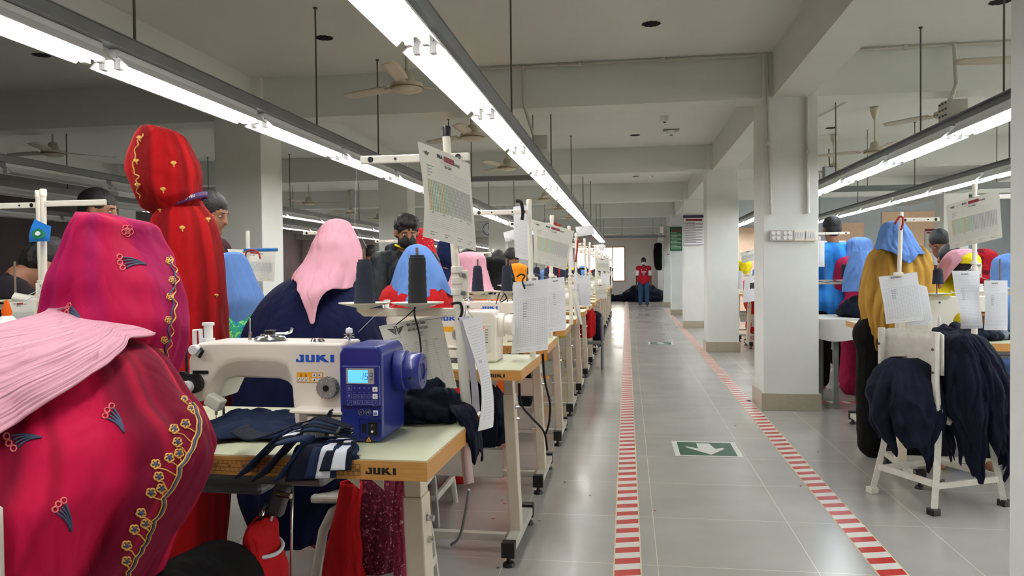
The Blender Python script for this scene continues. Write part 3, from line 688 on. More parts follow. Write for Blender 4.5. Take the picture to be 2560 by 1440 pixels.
    d=MB(); x,z=lp(859,1018); d.tube([(x+.006,-.06,z+.002),(x,-.062,z-.02),(x-.004,-.062,z-.05),(x-.008,-.06,z-.085)],.0032,n=6,flat=1.8); d.tube([(x+.006,-.05,z+.004),(x+.006,-.062,z+.004),(x-.004,-.063,z-.012)],.003,n=6); d.build('black_tie_strip',m_black,t)
def machine_front(label):
    t=thing('sewing_machine',label,'sewing machine',(0,0,0))
    machine_body(t,m_mw); base_details(t,True)
    # printed logo and warning label
    A=Art(lambda u,v,off=0:Vector((u,-off,v))); x,z=lp(752,904); A.poly(juki(.096,.0175),0,x,z); A.mb.build('name_lettering',m_logo,t)
    x0,z0=lp(753,955);x1,z1=lp(823,930); w=x1-x0;h=z1-z0; A=Art(lambda u,v,off=0:Vector((x0+u*w,-off,z0+v*h))); A.rect(0,0,1,1,0); 
    for a in (.03,.18,.33): A.rect(a,.08,a+.13,.52,1,.0012); A.poly([[(a+.02,.15),(a+.05,.2),(a+.10,.45),(a+.07,.4)]],2,off=.0016)
    A.rect(.56,.08,.97,.42,1,.0012); A.rect(.58,.55,.74,.92,1,.0012); A.rect(.78,.55,.95,.92,1,.0012)
    for a in (.12,.3): A.poly([[(a,.6),(a+.1,.6),(a+.05,.92)]],2,off=.0012); A.poly([[(a+.025,.63),(a+.075,.63),(a+.05,.85)]],0,off=.0016)
    A.poly([[(.62,.62),(.7,.7),(.66,.85)],[(.82,.62),(.9,.72),(.84,.85)],[(.60,.15),(.7,.2),(.68,.35)],[(.8,.15),(.9,.2),(.88,.35)]],2,off=.0016)
    A.mb.build('warning_label',[m_yel,m_whitebtn,m_print],t)
    # blue control box
    X0=.431;X1=.535
    mb=MB(); P=[(X0,.222),(X1-.004,.222),(X1,.21),(X1,.0),(X1-.006,-.008),(X0+.003,-.008),(X0,.0)]
    mb.prism([(X0,.205),(X0+.012,.222),(X1-.012,.222),(X1,.205),(X1,.01),(X1-.010,.001),(X0+.01,.001),(X0,.01)],-.058,.115); box=mb.build('control_box',m_blue,t,bevel=.006,seg=3)
    x0,x1=X0+.008,X1-.005; yb=-.060
    pb=MB(); pb.b2((x0,-.066,.085),(x1,-.055,.178)); pb.build('display_bezel',m_blue,box,bevel=.003)
    A=Art(lambda u,v,off=0:Vector((x0+u,-.0665-off,.0+v))); W_=x1-x0
    A.rect(.012,.136,W_-.012,.172,0); A.rect(.017,.139,W_-.027,.168,1,.0014); seven(A,'159',.045,.146,.0075,.016,2,.002)
    A.mb.build('lcd_screen',[m_lcdf,m_lcd,mat('lcd_digit','#1a5a9a',.5)],box)
    A=Art(lambda u,v,off=0:Vector((x0+u,-.0665-off,.0+v)))
    def icon(u,v,w,h,k):
        for a in ((u,v,u+w,v+.0006),(u,v+h,u+w,v+h+.0006),(u,v,u+.0006,v+h),(u+w,v,u+w+.0006,v+h)): A.rect(*a,0)
        if k==1: A.poly([[(u+w*.3,v+h*.2),(u+w*.38,v+h*.2),(u+w*.38,v+h*.8),(u+w*.3,v+h*.8)],[(u+w*.38,v+h*.8),(u+w*.62,v+h*.2),(u+w*.7,v+h*.2),(u+w*.46,v+h*.8)],[(u+w*.62,v+h*.2),(u+w*.7,v+h*.2),(u+w*.7,v+h*.8),(u+w*.62,v+h*.8)]],0)
        if k==2: A.rect(u+w*.25,v+h*.45,u+w*.75,v+h*.55,0)
        if k==3: A.poly([[(u+w*.2,v+h*.2),(u+w*.3,v+h*.2),(u+w*.8,v+h*.8),(u+w*.7,v+h*.8)]],0)
    icon(.013,.120,.011,.012,1); icon(.013,.103,.011,.012,1); icon(.013,.086,.011,.012,3)
    for c in range(4):
        u=.028+c*.0115
        A.rect(u+.002,.1265,u+.006,.1273,0); A.rect(u+.0036,.125,u+.0044,.129,0); A.rect(u+.002,.1165,u+.006,.1173,0)
        icon(u,.1035,.0085,.008,2 if c%2 else 3); icon(u,.089,.0095,.0095,(1,3,3,2)[c])
    icon(.0745,.086,.011,.012,3)
    A.mb.build('key_icons',m_outl,box)
    kb=MB(); 
    for z in (.118,.102): kb.b2((x0+.0745,-.069,z),(x0+.0865,-.066,z+.012))
    kb.b2((x0+.075,-.0695,.064),(x0+.087,-.066,.076)); kb.build('white_keys',m_whitebtn,box,bevel=.0015)
    A=Art(lambda u,v,off=0:Vector((x0+u,-.0695-off,.0+v))); A.rect(.0785,.1235,.0825,.1245,0); A.rect(.0800,.1222,.081,.1258,0); A.rect(.0785,.1075,.0825,.1085,0); A.rect(.077,.067,.085,.070,1); A.rect(.077,.072,.085,.073,1)
    A.mb.build('key_signs',[m_ink,m_logo],box)
    kb=MB()
    for u in (.044,.060): kb.lathe([(.0072,0),(.0072,.001),(.0064,.001),(.0064,0)],(x0+u,-.0585,.070),ax=(0,-1,0),n=20)
    A=Art(lambda u,v,off=0:Vector((x0+u,-.0595-off,.0+v))); A.mb=kb; A.text('M',.0565,.0665,.0095,0,True); A.rect(.041,.068,.0425,.073,0); A.rect(.045,.068,.0465,.073,0); kb.build('round_keys',m_outl,box)
    sw=MB(); sw.b2((x1-.030,-.061,.018),(x1-.008,-.058,.048)); sw.box((x1-.019,-.063,.033),(.014,.006,.024),R=Matrix.Rotation(.15,3,'X')); sw.b2((x1-.046,-.0595,.022),(x1-.035,-.058,.044)); so=sw.build('power_switch',m_black,box,bevel=.001)
    A=Art(lambda u,v,off=0:Vector((x1-.019+u,-.0668-off,v))); A.rect(-.0006,.038,.0006,.043,0); A.mb.lathe([(.003,0),(.003,.0006),(.0022,.0006)],(x1-.019,-.0665,.027),ax=(0,-1,0),n=14); A.mb.build('switch_marks',m_whitebtn,so)
    fr=MB()
    for a in ((x1-.052,.012,x1-.002,.0135),(x1-.052,.052,x1-.002,.0535),(x1-.052,.012,x1-.0505,.0535),(x1-.0035,.012,x1-.002,.0535)): fr.b2((a[0],-.0595,a[1]),(a[2],-.0578,a[3]))
    fr.build('switch_recess_frame',m_blued,box)
    A=Art(lambda u,v,off=0:Vector((x0+.052+u,-.0582-off,v))); A.poly([[(0,.001),(.018,.001),(.009,.017)]],0); A.poly([[(.0025,.0025),(.0155,.0025),(.009,.014)]],1,off=.0012); A.poly([[(.006,.005),(.012,.005),(.009,.009)]],0,off=.0016); A.mb.build('warning_triangle',[m_print,m_yel],box)
    # hand wheel
    hw=MB(); hw.lathe([(.048,0),(.050,.004),(.050,.030),(.044,.034)],(X1-.004,.05,.152),ax=(1,0,0),n=40); hw.build('motor_collar',m_blue,t,smooth='auto')
    hw=MB(); hw.lathe([(.036,.03),(.043,.032),(.0445,.036),(.0445,.066),(.042,.070),(.020,.0705),(.018,.066),(.0,.066)],(X1-.004,.05,.152),ax=(1,0,0),n=44)
    for k in range(5): a=k*1.256; hw.cyl((X1+.0665,.05+.03*math.cos(a),.152+.03*math.sin(a)),(X1+.0672,.05+.03*math.cos(a),.152+.03*math.sin(a)),.003,n=8,mi=1)
    hw.cyl((X1+.062,.05,.152),(X1+.0625,.05,.152),.006,n=12,mi=1).cyl((X1+.045,.006,.140),(X1+.045,.004,.140),.0035,n=10,mi=1)
    hw.build('handwheel',[m_blue,m_black],t,smooth='auto')
    return t
def machine_plain(label,back=False):
    t=thing('sewing_machine',label,'sewing machine',(0,0,0))
    machine_body(t,m_mw); base_details(t,False)
    A=Art(lambda u,v,off=0:Vector((u,-off,v))); x,z=lp(742,904); A.poly(juki(.096,.0175),0,x,z); A.rect(.30,.13,.36,.152,1); A.mb.build('name_lettering',[m_logo,m_yel],t)
    X0=.417;X1=.555
    MB().prism([(X0,.215),(X0+.01,.222),(X1-.03,.222),(X1-.01,.212),(X1,.19),(X1,.0),(X0,.0)],-.03,.15).build('control_box',m_mw,t,bevel=.010,seg=3)
    p=MB(); p.b2((X0+.035,-.036,.045),(X1-.025,-.03,.165)); po=p.build('key_panel',m_panelw,t,bevel=.003)
    A=Art(lambda u,v,off=0:Vector((X0+.035+u,-.0365-off,.045+v))); A.rect(.010,.093,.050,.112,0); seven(A,'222',.016,.096,.009,.013,1,.0014)
    for i in range(3):
        for j in range(3):
            u=.010+j*.014;v=.012+i*.022
            for a in ((u,v,u+.011,v+.0008),(u,v+.014,u+.011,v+.0148),(u,v,u+.0008,v+.014),(u+.0102,v,u+.011,v+.014)): A.rect(*a,2)
    for k in range(6): A.rect(.056,.04+k*.011,.068,.043+k*.011,2)
    A.mb.build('key_panel_print',[mat('led_window','#3a0a0c',.3),m_led,m_dkgrey],po)
    h=MB(); h.lathe([(.048,0),(.052,.006),(.052,.028),(.046,.032),(.040,.034),(.040,.040)],(X1-.006,.05,.157),ax=(1,0,0),n=32)
    h.lathe([(.042,.040),(.046,.042),(.046,.066),(.043,.070),(.0,.071)],(X1-.006,.05,.157),ax=(1,0,0),n=32); h.build('handwheel',m_mw,t,smooth='auto')
    if back:
        b=MB()
        for x,z in ((.06,.19),(.2,.20),(.36,.19),(.34,.03),(.5,.03),(.5,.18),(.43,.10)): b.cyl((x,.134,z),(x,.1385,z),.0055,n=12)
        b.build('cover_screws',m_dkgrey,t,smooth='auto')
    return t
MXL=-1.09
M1=machine_front('white lockstitch machine with a blue control box and lit blue display'); M1.location=(MXL-.004,1.775,TH+.001)
MP=machine_plain('white lockstitch machine with a red number display, second from the camera',True); MP.location=(MXL-.03,3.33,TH+.001)
for i,y in enumerate(TY[2:],2):
    o=dup(MP,(MXL-.03,y+.25,TH+.001),0,'white lockstitch machine on the %s aisle-side table'%ORD[i]); o['group']='white machines on the aisle-side tables'
for i,y in enumerate(INNER):
    o=dup(MP,(-2.55 if i else -2.84,y+.25,TH+.001),0,'white machine on the inner table, %s row back'%ORD[i]); o['group']='white machines on the inner tables'
# ------------------------------------------------------------ thread stands and cones
m_navyt=mat('navy_thread','#1b2038',.75,bump=.6,bump_scale=200,stretch=(1,1,6)); m_navyd=mat('dark_thread','#15171f',.7,bump=.6,bump_scale=200,stretch=(1,1,6)); m_brown=mat('spindle_brown','#6d5a50',.5); m_plate=mat('plate_cream','#dcd8c8',.4)
def stand(label,loc,lean=(0,0),h=.76,low=.30,up=.68,upx=(-.25,0),side=-1,cap=m_black,arm_len=.30,plates=(-.26,-.11)):
    t=thing('thread_stand',label,'thread stand',loc)
    def P(z): return Vector((lean[0]*z/h,lean[1]*z/h,z))
    MB().tube([P(-.0),P(h*.3),P(h*.5)],.0145,n=14).tube([P(h*.45),P(h)],.011,n=14).build('pole',WH,t,smooth='auto')
    c=MB().lathe([(.0,.0),(.0125,.0),(.0125,.024),(.010,.028),(.0,.029)],P(h-.006),n=14); c.build('pole_cap',cap,t,smooth='auto')
    q=P(h*.47); c=MB(); 
    for k in range(3): c.cyl(q+Vector((0,0,-.03+.03*k)),q+Vector((0,0,-.012+.03*k)),.0165,n=16)
    c.box(q+Vector((.022,0,0)),(.02,.012,.075)); c.build('clamp_sleeve',WH,t,bevel=.002);
    for k in (-1,1): MB().cyl(q+Vector((.02,-.012,.024*k)),q+Vector((.02,.002,.024*k)),.006,n=10).build('clamp_screw',m_chrome,t,smooth='auto')
    q=P(low); a=MB(); a.prism([(side*(-.0)+.0,-.011),(side*arm_len*.93,-.011),(side*arm_len,.004),(side*arm_len,.011),(0,.011)] if side<0 else [(0,-.011),(0,.011),(arm_len,.011),(arm_len,.004),(arm_len*.93,-.011)],-.012,.012,M=Matrix.Translation(q)); a.build('lower_arm',m_cream,t,bevel=.002)
    for px_ in plates:
        x=px_*-side if False else px_
        MB().lathe([(.010,-.012),(.016,-.008),(.026,.0),(.070,.010),(.072,.013),(.03,.004),(.0,.004)],q+Vector((x,0,.014)),n=36).build('cone_plate',m_plate,t,smooth='auto')
        MB().cyl(q+Vector((x,0,.012)),q+Vector((x,0,.175)),.0042,n=10).build('spindle',m_brown,t,smooth='auto')
    q=P(up); a=MB(); x0,x1=upx; a.b2((x0,-.006,-.011),(x1,.006,.011)); ao=MB(M=Matrix.Translation(q)).b2((x0,-.006,-.011),(x1,.006,.011)).build('upper_arm',WH,t,bevel=.003)
    r=MB()
    for fx,rr in ((.1,.008),(.33,.0035),(.70,.004),(.9,.008)):
        x=x0+(x1-x0)*fx; r.lathe([(rr*.45,.0),(rr,.0),(rr,.001)],q+Vector((x,-.0062,0)),ax=(0,-1,0),n=16)
    r.build('thread_guide_rings',m_black,ao,smooth='auto')
    return t,q
def cone(label,p,m,g=None,r0=.029,r1=.020,h=.125):
    t=thing('thread_cone',label,'thread cone',p,group=g)
    pr=[(.0,.0),(r0-.002,.0),(r0,.004)]+[(r0+(r1-r0)*k/18+.0006*math.sin(k*2.1),.004+(h-.012)*k/18) for k in range(1,19)]+[(r1-.003,h-.006),(r1-.004,h),(.0055,h),(.0055,h-.03)]
    MB().lathe(pr,n=28).build('wound_thread',m,t,smooth='auto')
    return t
def threads(label,pts):
    t=thing('sewing_thread',label,'thread',pts[0]); o0=Vector(pts[0]); MB().tube([Vector(p)-o0 for p in pts],.0007,n=4).build('strand',mat('pale_thread','#a9a9ad',.6),t); return t
S1,q=stand('near thread stand with tilted pole and two cones',(-.436,2.06,TH),lean=(-.048,.0),h=.762,low=.283,up=.70,upx=(-.245,.06),arm_len=.285,plates=(-.265,-.115))
S1b=Vector((-.436-.048*.283/.762,2.06,TH+.283))
cA=cone('navy thread cone on the outer plate of the near stand',S1b+Vector((-.265,0,.02)),m_navyt)
cB=cone('black-looking thread cone on the inner plate of the near stand',S1b+Vector((-.115,0,.02)),m_navyd,r0=.026,r1=.023,h=.135)
threads('slack pale threads dropping from the upper arm to the outer cone',[(-.735,2.055,TH+.69),(-.74,2.05,TH+.52),(-.71,2.06,TH+.46)])
threads('thread from the pretension post up to the outer cone',[(-.66,1.84,1.025),(-.64,1.9,1.06),(-.62,2.05,1.09)])
SP,q2=stand('thread stand on the second table with horizontal arm',(-.44,3.56,TH),lean=(-.01,0),h=.70,low=.275,up=.665,upx=(-.26,.0),arm_len=.29,plates=(-.25,-.115),cap=WH)
cC=cone('navy thread cone on the outer plate of the second stand',(-.695,3.56,TH+.295),m_navyt); cD=cone('navy thread cone on the inner plate of the second stand',(-.558,3.56,TH+.295),m_navyt,r0=.027,r1=.020)
for i,y in enumerate(TY[2:],2):
    o=dup(SP,(-.44+(.02 if i%2 else -.02),y+.5,TH),0,'thread stand on the %s aisle-side table'%ORD[i]); o['group']='aisle-side thread stands'; o.rotation_euler=(0,math.radians((1.5,-1,2,0)[i%4]),0)
    for k,x in enumerate((-.25,-.115)):
        dup(cC,(o.location.x+x,y+.5,TH+.297),label='navy thread cone, %s of the stand on the %s table'%(('outer cone','inner cone')[k],ORD[i]),group='navy thread cones on the aisle-side stands')
for i,y in enumerate(INNER):
    o=dup(SP,(-1.9 if i else -2.23,y+.5,TH),0,'thread stand on the inner table, %s row back'%ORD[i]); o['group']='inner thread stands'
# ------------------------------------------------------------ people
m_skin=mat('skin_brown','#8a5a41',.55,noise_amt=.05); m_skind=mat('skin_dark','#5f3c2c',.55,noise_amt=.05); m_hair=mat('black_hair','#070607',.6,noise_amt=.3,noise_scale=60,bump=.5,bump_scale=120)
m_eyew=mat('eye_white','#8f857d',.3); m_maskb=mat('black_mask','#0e0e11',.8); m_maskw=mat('white_mask','#dfe3e8',.8)
def cloth(name,c,na=.12,ns=3,rough=.9,sheen=0,stretch=(1,1,.5),c2=None,w=.15,wrk=.035,wu=8,wv=2.2):
    if name in MATS: return MATS[name]
    m=mat(name,c,rough,spec=.2,noise_amt=na,noise_scale=ns,sheen=sheen,stretch=stretch)
    nt=m.node_tree; b=nt.nodes['Principled BSDF']; L=nt.links.new; N=nt.nodes.new
    tc=N('ShaderNodeTexCoord')
    mp=N('ShaderNodeMapping'); mp.inputs['Scale'].default_value=(1,1,.5); L(tc.outputs['Object'],mp.inputs[0])
    a=N('ShaderNodeTexNoise'); a.inputs['Scale'].default_value=7; a.inputs['Detail'].default_value=2.5; a.inputs['Distortion'].default_value=.8; L(mp.outputs[0],a.inputs['Vector'])
    # crease lines: distance of the noise from its middle value
    q=N('ShaderNodeMath'); q.operation='SUBTRACT'; q.inputs[1].default_value=.5; L(a.outputs['Fac'],q.inputs[0])
    q2=N('ShaderNodeMath'); q2.operation='ABSOLUTE'; L(q.outputs[0],q2.inputs[0])
    mu=N('ShaderNodeMapping'); mu.inputs['Scale'].default_value=(wu,wv,1); L(tc.outputs['UV'],mu.inputs[0])
    u=N('ShaderNodeTexNoise'); u.inputs['Scale'].default_value=1; u.inputs['Detail'].default_value=2; u.inputs['Distortion'].default_value=.4; L(mu.outputs[0],u.inputs['Vector'])
    u2=N('ShaderNodeMath'); u2.operation='SUBTRACT'; u2.inputs[1].default_value=.5; L(u.outputs['Fac'],u2.inputs[0]); u3=N('ShaderNodeMath'); u3.operation='ABSOLUTE'; L(u2.outputs[0],u3.inputs[0])
    ad=N('ShaderNodeMath'); ad.operation='MULTIPLY_ADD'; ad.inputs[1].default_value=.55; L(u3.outputs[0],ad.inputs[0]); L(q2.outputs[0],ad.inputs[2])
    bp=N('ShaderNodeBump'); bp.inputs['Strength'].default_value=.75; bp.inputs['Distance'].default_value=wrk; L(ad.outputs[0],bp.inputs['Height']); L(bp.outputs[0],b.inputs['Normal'])
    return m
def two_tone(name,c1,c2,c3,scale=4,stretch=(1,1,.25),rough=.7,lo=.38,hi=.62):
    m=cloth(name,c1); nt=m.node_tree; b=nt.nodes['Principled BSDF']; L=nt.links.new
    n=nt.nodes.new('ShaderNodeTexNoise'); n.inputs['Scale'].default_value=scale; n.inputs['Detail'].default_value=1.5
    tc=nt.nodes.new('ShaderNodeTexCoord'); mp=nt.nodes.new('ShaderNodeMapping'); mp.inputs['Scale'].default_value=stretch
    r=nt.nodes.new('ShaderNodeValToRGB'); e=r.color_ramp.elements; e[0].position=lo; e[0].color=lin(c3); e[1].position=hi; e[1].color=lin(c2); k=e.new((lo+hi)/2); k.color=lin(c1)
    L(tc.outputs['Object'],mp.inputs[0]); L(mp.outputs[0],n.inputs['Vector']); L(n.outputs['Fac'],r.inputs[0]); L(r.outputs[0],b.inputs['Base Color']); b.inputs['Roughness'].default_value=rough
    return m
def printed(name,base,spots,scale=30,th=.45):
    m=cloth(name,base,0); nt=m.node_tree; b=nt.nodes['Principled BSDF']; L=nt.links.new
    tc=nt.nodes.new('ShaderNodeTexCoord'); prev=lin(base); last=None
    for i,(c,sc,t) in enumerate(spots):
        v=nt.nodes.new('ShaderNodeTexNoise'); v.inputs['Scale'].default_value=sc; v.inputs['Detail'].default_value=3; L(tc.outputs['Object'],v.inputs['Vector'])
        g=nt.nodes.new('ShaderNodeMath'); g.operation='GREATER_THAN'; g.inputs[1].default_value=t; L(v.outputs['Fac'],g.inputs[0])
        x=nt.nodes.new('ShaderNodeMix'); x.data_type='RGBA'; L(g.outputs[0],x.inputs['Factor']); x.inputs['B'].default_value=lin(c)
        if last is None: x.inputs['A'].default_value=prev
        else: L(last,x.inputs['A'])
        last=x.outputs['Result']
    L(last,b.inputs['Base Color']); return m
def headp(c,f,u,k=1.0,face=True):
    f=Vector(f).normalized(); u=Vector(u); u=(u-f*u.dot(f)).normalized(); x=f.cross(u); R=Matrix((x,f,u)).transposed(); c=Vector(c)
    def P(a,b,d): return c+(x*a+f*b+u*d)*k
    p=[('e',P(0,-.008,.025),(.076*k,.094*k,.088*k),R),('e',P(0,.022,-.045),(.057*k,.068*k,.068*k),R),('c',P(-.014,.075,-.088),P(.014,.075,-.088),.016*k,.016*k)]
    if face:
        p+=[('c',P(0,.086,.015),P(0,.104,-.022),.009*k,.0135*k),('c',P(-.032,.074,.026),P(.032,.074,.026),.012*k,.012*k),('c',P(-.018,.083,-.052),P(.018,.083,-.052),.008*k,.008*k),('e',P(-.040,.055,-.02),(.02*k,.02*k,.02*k),R),('e',P(.040,.055,-.02),(.02*k,.02*k,.02*k),R)]
    for s in (-1,1): p.append(('e',P(s*.078,-.002,-.006),(.010*k,.020*k,.032*k),R))
    return p,P,R
def handp(w,d,n,k=1.0,curl=.5,side=1):
    """palm and five separate fingers; w wrist, d pointing, n palm normal (towards the palm)"""
    w=Vector(w); d=Vector(d).normalized(); n=Vector(n); n=(n-d*n.dot(d)).normalized(); x=d.cross(n)*side
    R=Matrix((x,d,n)).transposed(); p=[('e',w+d*.045*k,(.038*k,.05*k,.016*k),R)]
    for i,(o,L) in enumerate(((-.028,.062),(-.0095,.074),(.0095,.070),(.028,.054))):
        a=w+d*.085*k+x*o*k; b=a+(d*math.cos(curl*.6)+n*math.sin(curl*.6))*L*.5*k; c=b+(d*math.cos(curl*1.8)+n*math.sin(curl*1.8))*L*.45*k
        p+=[('c',a,b,.0088*k,.0082*k),('c',b,c,.008*k,.007*k)]
    a=w+d*.025*k-x*.030*k; b=a+(d*.6-x*.65+n*.3).normalized()*.038*k; c=b+(d*.9-x*.1+n*.5).normalized()*.03*k
    p+=[('c',a,b,.011*k,.0095*k),('c',b,c,.009*k,.0075*k)]
    return p
def bodyp(J,k=1.0,face=True,hands=True,fat=1.0):
    g=lambda n:Vector(J[n]); p=[]
    C=lambda a,b,ra,rb:p.append(('c',Vector(a),Vector(b),ra*k,rb*k))
    C(g('pel'),g('wai'),.125*fat,.108*fat); C(g('wai'),g('che'),.108*fat,.125*fat); C(g('shL'),g('shR'),.058,.058); C(g('che'),g('nec'),.10,.052)
    C((g('hiL')),g('hiR'),.098,.098); C(g('nec'),g('hea')-Vector(J['up'])*.05*k,.052,.05)
    for s in 'LR':
        C(g('sh'+s),g('el'+s),.050,.038); C(g('el'+s),g('wr'+s),.038,.025)
        C(g('hi'+s),g('kn'+s),.083,.056); C(g('kn'+s),g('an'+s),.054,.034)
        f=Vector(J.get('toe',(0,1,0))); C(g('an'+s)-Vector((0,0,.035)),g('an'+s)+f*.13*k-Vector((0,0,.05)),.034,.026)
        if hands:
            d=(g('wr'+s)-g('el'+s)); p+=handp(g('wr'+s),d,J.get('pn'+s,J.get('pn',(0,0,-1))),k,J.get('curl',.7),-1 if s=='L' else 1)
    h,P,R=headp(g('hea'),J['fwd'],J['up'],k,face); p+=h
    return p,P,R
def sitJ(X,Y,ang=PI/2,lean=.5,hz=.47,neck=.48,bow=.5,k=1.0,reach=.42,hand=.84):
    d=Vector((math.cos(ang),math.sin(ang),0)); r=Vector((d.y,-d.x,0)); z=Vector((0,0,1)); P=Vector((X,Y,hz+.06))
    J={'pel':P,'wai':P+d*lean*.10+z*.16*k,'che':P+d*lean*.26+z*.33*k,'nec':P+d*lean*.38+z*(neck-.04*lean)*k}
    f=(d*math.cos(bow)-z*math.sin(bow)); u=(z*math.cos(bow)+d*math.sin(bow)); J['fwd']=f;J['up']=u
    J['hea']=J['nec']+u*.135*k+f*.03
    for s,q in (('L',-1),('R',1)):
        J['sh'+s]=J['che']+r*q*.165*k+z*.06; J['el'+s]=J['sh'+s]+d*.12+r*q*.07-z*.20; J['wr'+s]=Vector((X,Y,0))+d*reach+r*q*.13+z*hand
        J['hi'+s]=P+r*q*.09; J['kn'+s]=P+r*q*.12+d*.40; J['an'+s]=Vector((X,Y,.09))+d*.42+r*q*.13
    J['toe']=d; return J
def standJ(X,Y,ang=PI/2,h=1.65,bow=.2,lean=0,arms=(0,0),spread=.1):
    k=h/1.70; d=Vector((math.cos(ang),math.sin(ang),0)); r=Vector((d.y,-d.x,0)); z=Vector((0,0,1)); P=Vector((X,Y,.93*k))
    J={'pel':P,'wai':P+z*.17*k+d*lean*.15,'che':P+z*.37*k+d*lean*.30,'nec':P+z*.55*k+d*lean*.45}
    f=(d*math.cos(bow)-z*math.sin(bow)); u=(z*math.cos(bow)+d*math.sin(bow)); J['fwd']=f;J['up']=u; J['hea']=J['nec']+u*.13*k+f*.02
    for i,(s,q) in enumerate((('L',-1),('R',1))):
        a=arms[i]; J['sh'+s]=J['che']+r*q*.17*k+z*.09*k; J['el'+s]=J['sh'+s]-z*.28*k*math.cos(a)+d*.28*k*math.sin(a)+r*q*.05
        J['wr'+s]=J['el'+s]-z*.25*k*math.cos(a*1.8)+d*.25*k*math.sin(a*1.8)+r*q*.01
        J['hi'+s]=P+r*q*.09*k-z*.03; J['kn'+s]=P+r*q*spread-z*.44*k+d*.01; J['an'+s]=P+r*q*(spread+.01)-z*.85*k
        J['pn'+s]=-r*q
    J['toe']=d; J['curl']=.5; return J
def person(label,J,base,skin=None,vox=.011,hair=None,mask=None,eyes=False,face=True,k=1.0,group=None,hands=True):
    base=Vector(base); t=thing('person',label,'person',base)
    J={a:(Vector(b)-base if a not in('up','fwd','toe','curl','pn','pnL','pnR') else b) for a,b in J.items()}
    p,P,R=bodyp(J,k,face,hands); blob('body',p,vox,skin or m_skin,t,smooth=3)
    if hair:
        hp=[('e',P(0,-.018,.045),(.083*k,.098*k,.088*k),R),('e',P(0,-.045,-.005),(.074*k,.06*k,.07*k),R)]
        if hair=='quiff': hp+=[('c',P(-.035,.07,.085),P(.045,.06,.09),.024,.022),('c',P(-.045,.03,.10),P(.045,.0,.10),.026,.024)]
        blob('hair',hp,max(.006,vox*.8),m_hair,t,smooth=2,wr=.010 if hair=='quiff' else .005,wrs=26 if hair=='quiff' else 45)
    if mask: blob('face_mask',[('e',P(0,.040,-.048),(.066*k,.074*k,.056*k),R),('e',P(0,.088,-.028),(.024*k,.028*k,.032*k),R)],max(.005,vox*.6),mask,t,smooth=3)
    if eyes:
        for s in (-1,1):
            e=MB(); q=P(s*.031,.0725,.006); fw=Vector(J['fwd']).normalized(); e.lathe([(0,-.010),(.007,-.007),(.0095,0),(.0075,.0062),(.005,.0082)],q,ax=fw-Vector(J['up'])*.35,n=14,mi=0); e.lathe([(.0056,.0078),(0,.0100)],q,ax=fw-Vector(J['up'])*.35,n=12,mi=1); e.build('eye',[m_eyew,m_black],t,smooth=True)
            blob('eyebrow',[('c',P(s*.016,.090,.030),P(s*.045,.080,.030),.0042,.003)],.003,m_hair,t,smooth=1)
    return t,J,P,R
def shirt(t,J,m,name='shirt',sleeve=1.0,grow=.022,fat=1.0,hem=-.08,vox=.011,wr=.007,seed=1,collar=True,skirt=0,k=1.0):
    g=lambda n:Vector(J[n]); z=Vector((0,0,1)); p=[]
    p+=[('c',g('pel')+z*hem,g('wai'),(.130*fat+grow)*k,(.112*fat+grow)*k),('c',g('wai'),g('che'),(.112*fat+grow)*k,(.128*fat+grow)*k),('c',g('shL'),g('shR'),.058+grow,.058+grow),('c',g('che'),g('che').lerp(g('nec'),.8),.10+grow,.058)]
    for s in 'LR':
        if sleeve>=1:
            p+=[('c',g('sh'+s),g('el'+s),.054+grow*.9,.044+grow*.7),('c',g('el'+s),g('el'+s).lerp(g('wr'+s),min(1,sleeve-1)*.95+.02),.044+grow*.7,.034+grow*.5)]
        else: p+=[('c',g('sh'+s),g('sh'+s).lerp(g('el'+s),sleeve),.056+grow*.9,.054+grow*.8)]
    p.append(('c',g('hiL'),g('hiR'),.112+grow,.112+grow))
    if skirt:
        for s in 'LR': p+=[('c',g('hi'+s),g('kn'+s),.105+grow,.085+grow),('c',g('kn'+s),g('kn'+s).lerp(g('an'+s),skirt),.085+grow,.10+grow)]
    return blob(name,p,vox,m,t,smooth=4,wr=wr,wrs=11,seed=seed)
def trousers(t,J,m,grow=.016,vox=.012,wr=.006,seed=3):
    g=lambda n:Vector(J[n]); p=[('c',g('hiL'),g('hiR'),.105+grow,.105+grow),('c',g('pel'),g('pel')+Vector((0,0,.06)),.115+grow*.5,.112+grow*.5)]
    for s in 'LR': p+=[('c',g('hi'+s),g('kn'+s),.088+grow,.060+grow),('c',g('kn'+s),g('an'+s)+Vector((0,0,.02)),.060+grow,.045+grow)]
    return blob('trousers',p,vox,m,t,smooth=3,wr=wr,wrs=10,seed=seed)
def shoes(t,J,m):
    for s in 'LR':
        a=Vector(J['an'+s]); d=Vector(J['toe']); blob('sandal',[('c',a-Vector((0,0,.045)),a+d*.15-Vector((0,0,.052)),.042,.036,.8)],.009,m,t,smooth=2)
def wearing(t,name,rows,m,**k):
    global WORN
    b=tuple(t.location); WORN=loft(name,local(rows,b),m,t,**k); return WORN
def bvh_of(o):
    me=o.data; M=Matrix.Translation(o.parent.location) if o.parent else Matrix()
    return BVHTree.FromPolygons([M@v.co for v in me.vertices],[tuple(p.vertices) for p in me.polygons])
def cast(b,px,py,off=.002):
    r=b.ray_cast(Vector((0,0,CAMH)),ray(px,py).normalized())
    if r[0] is None: return None
    n=r[1]
    if n.dot(ray(px,py))>0: n=-n
    return r[0]+n*off
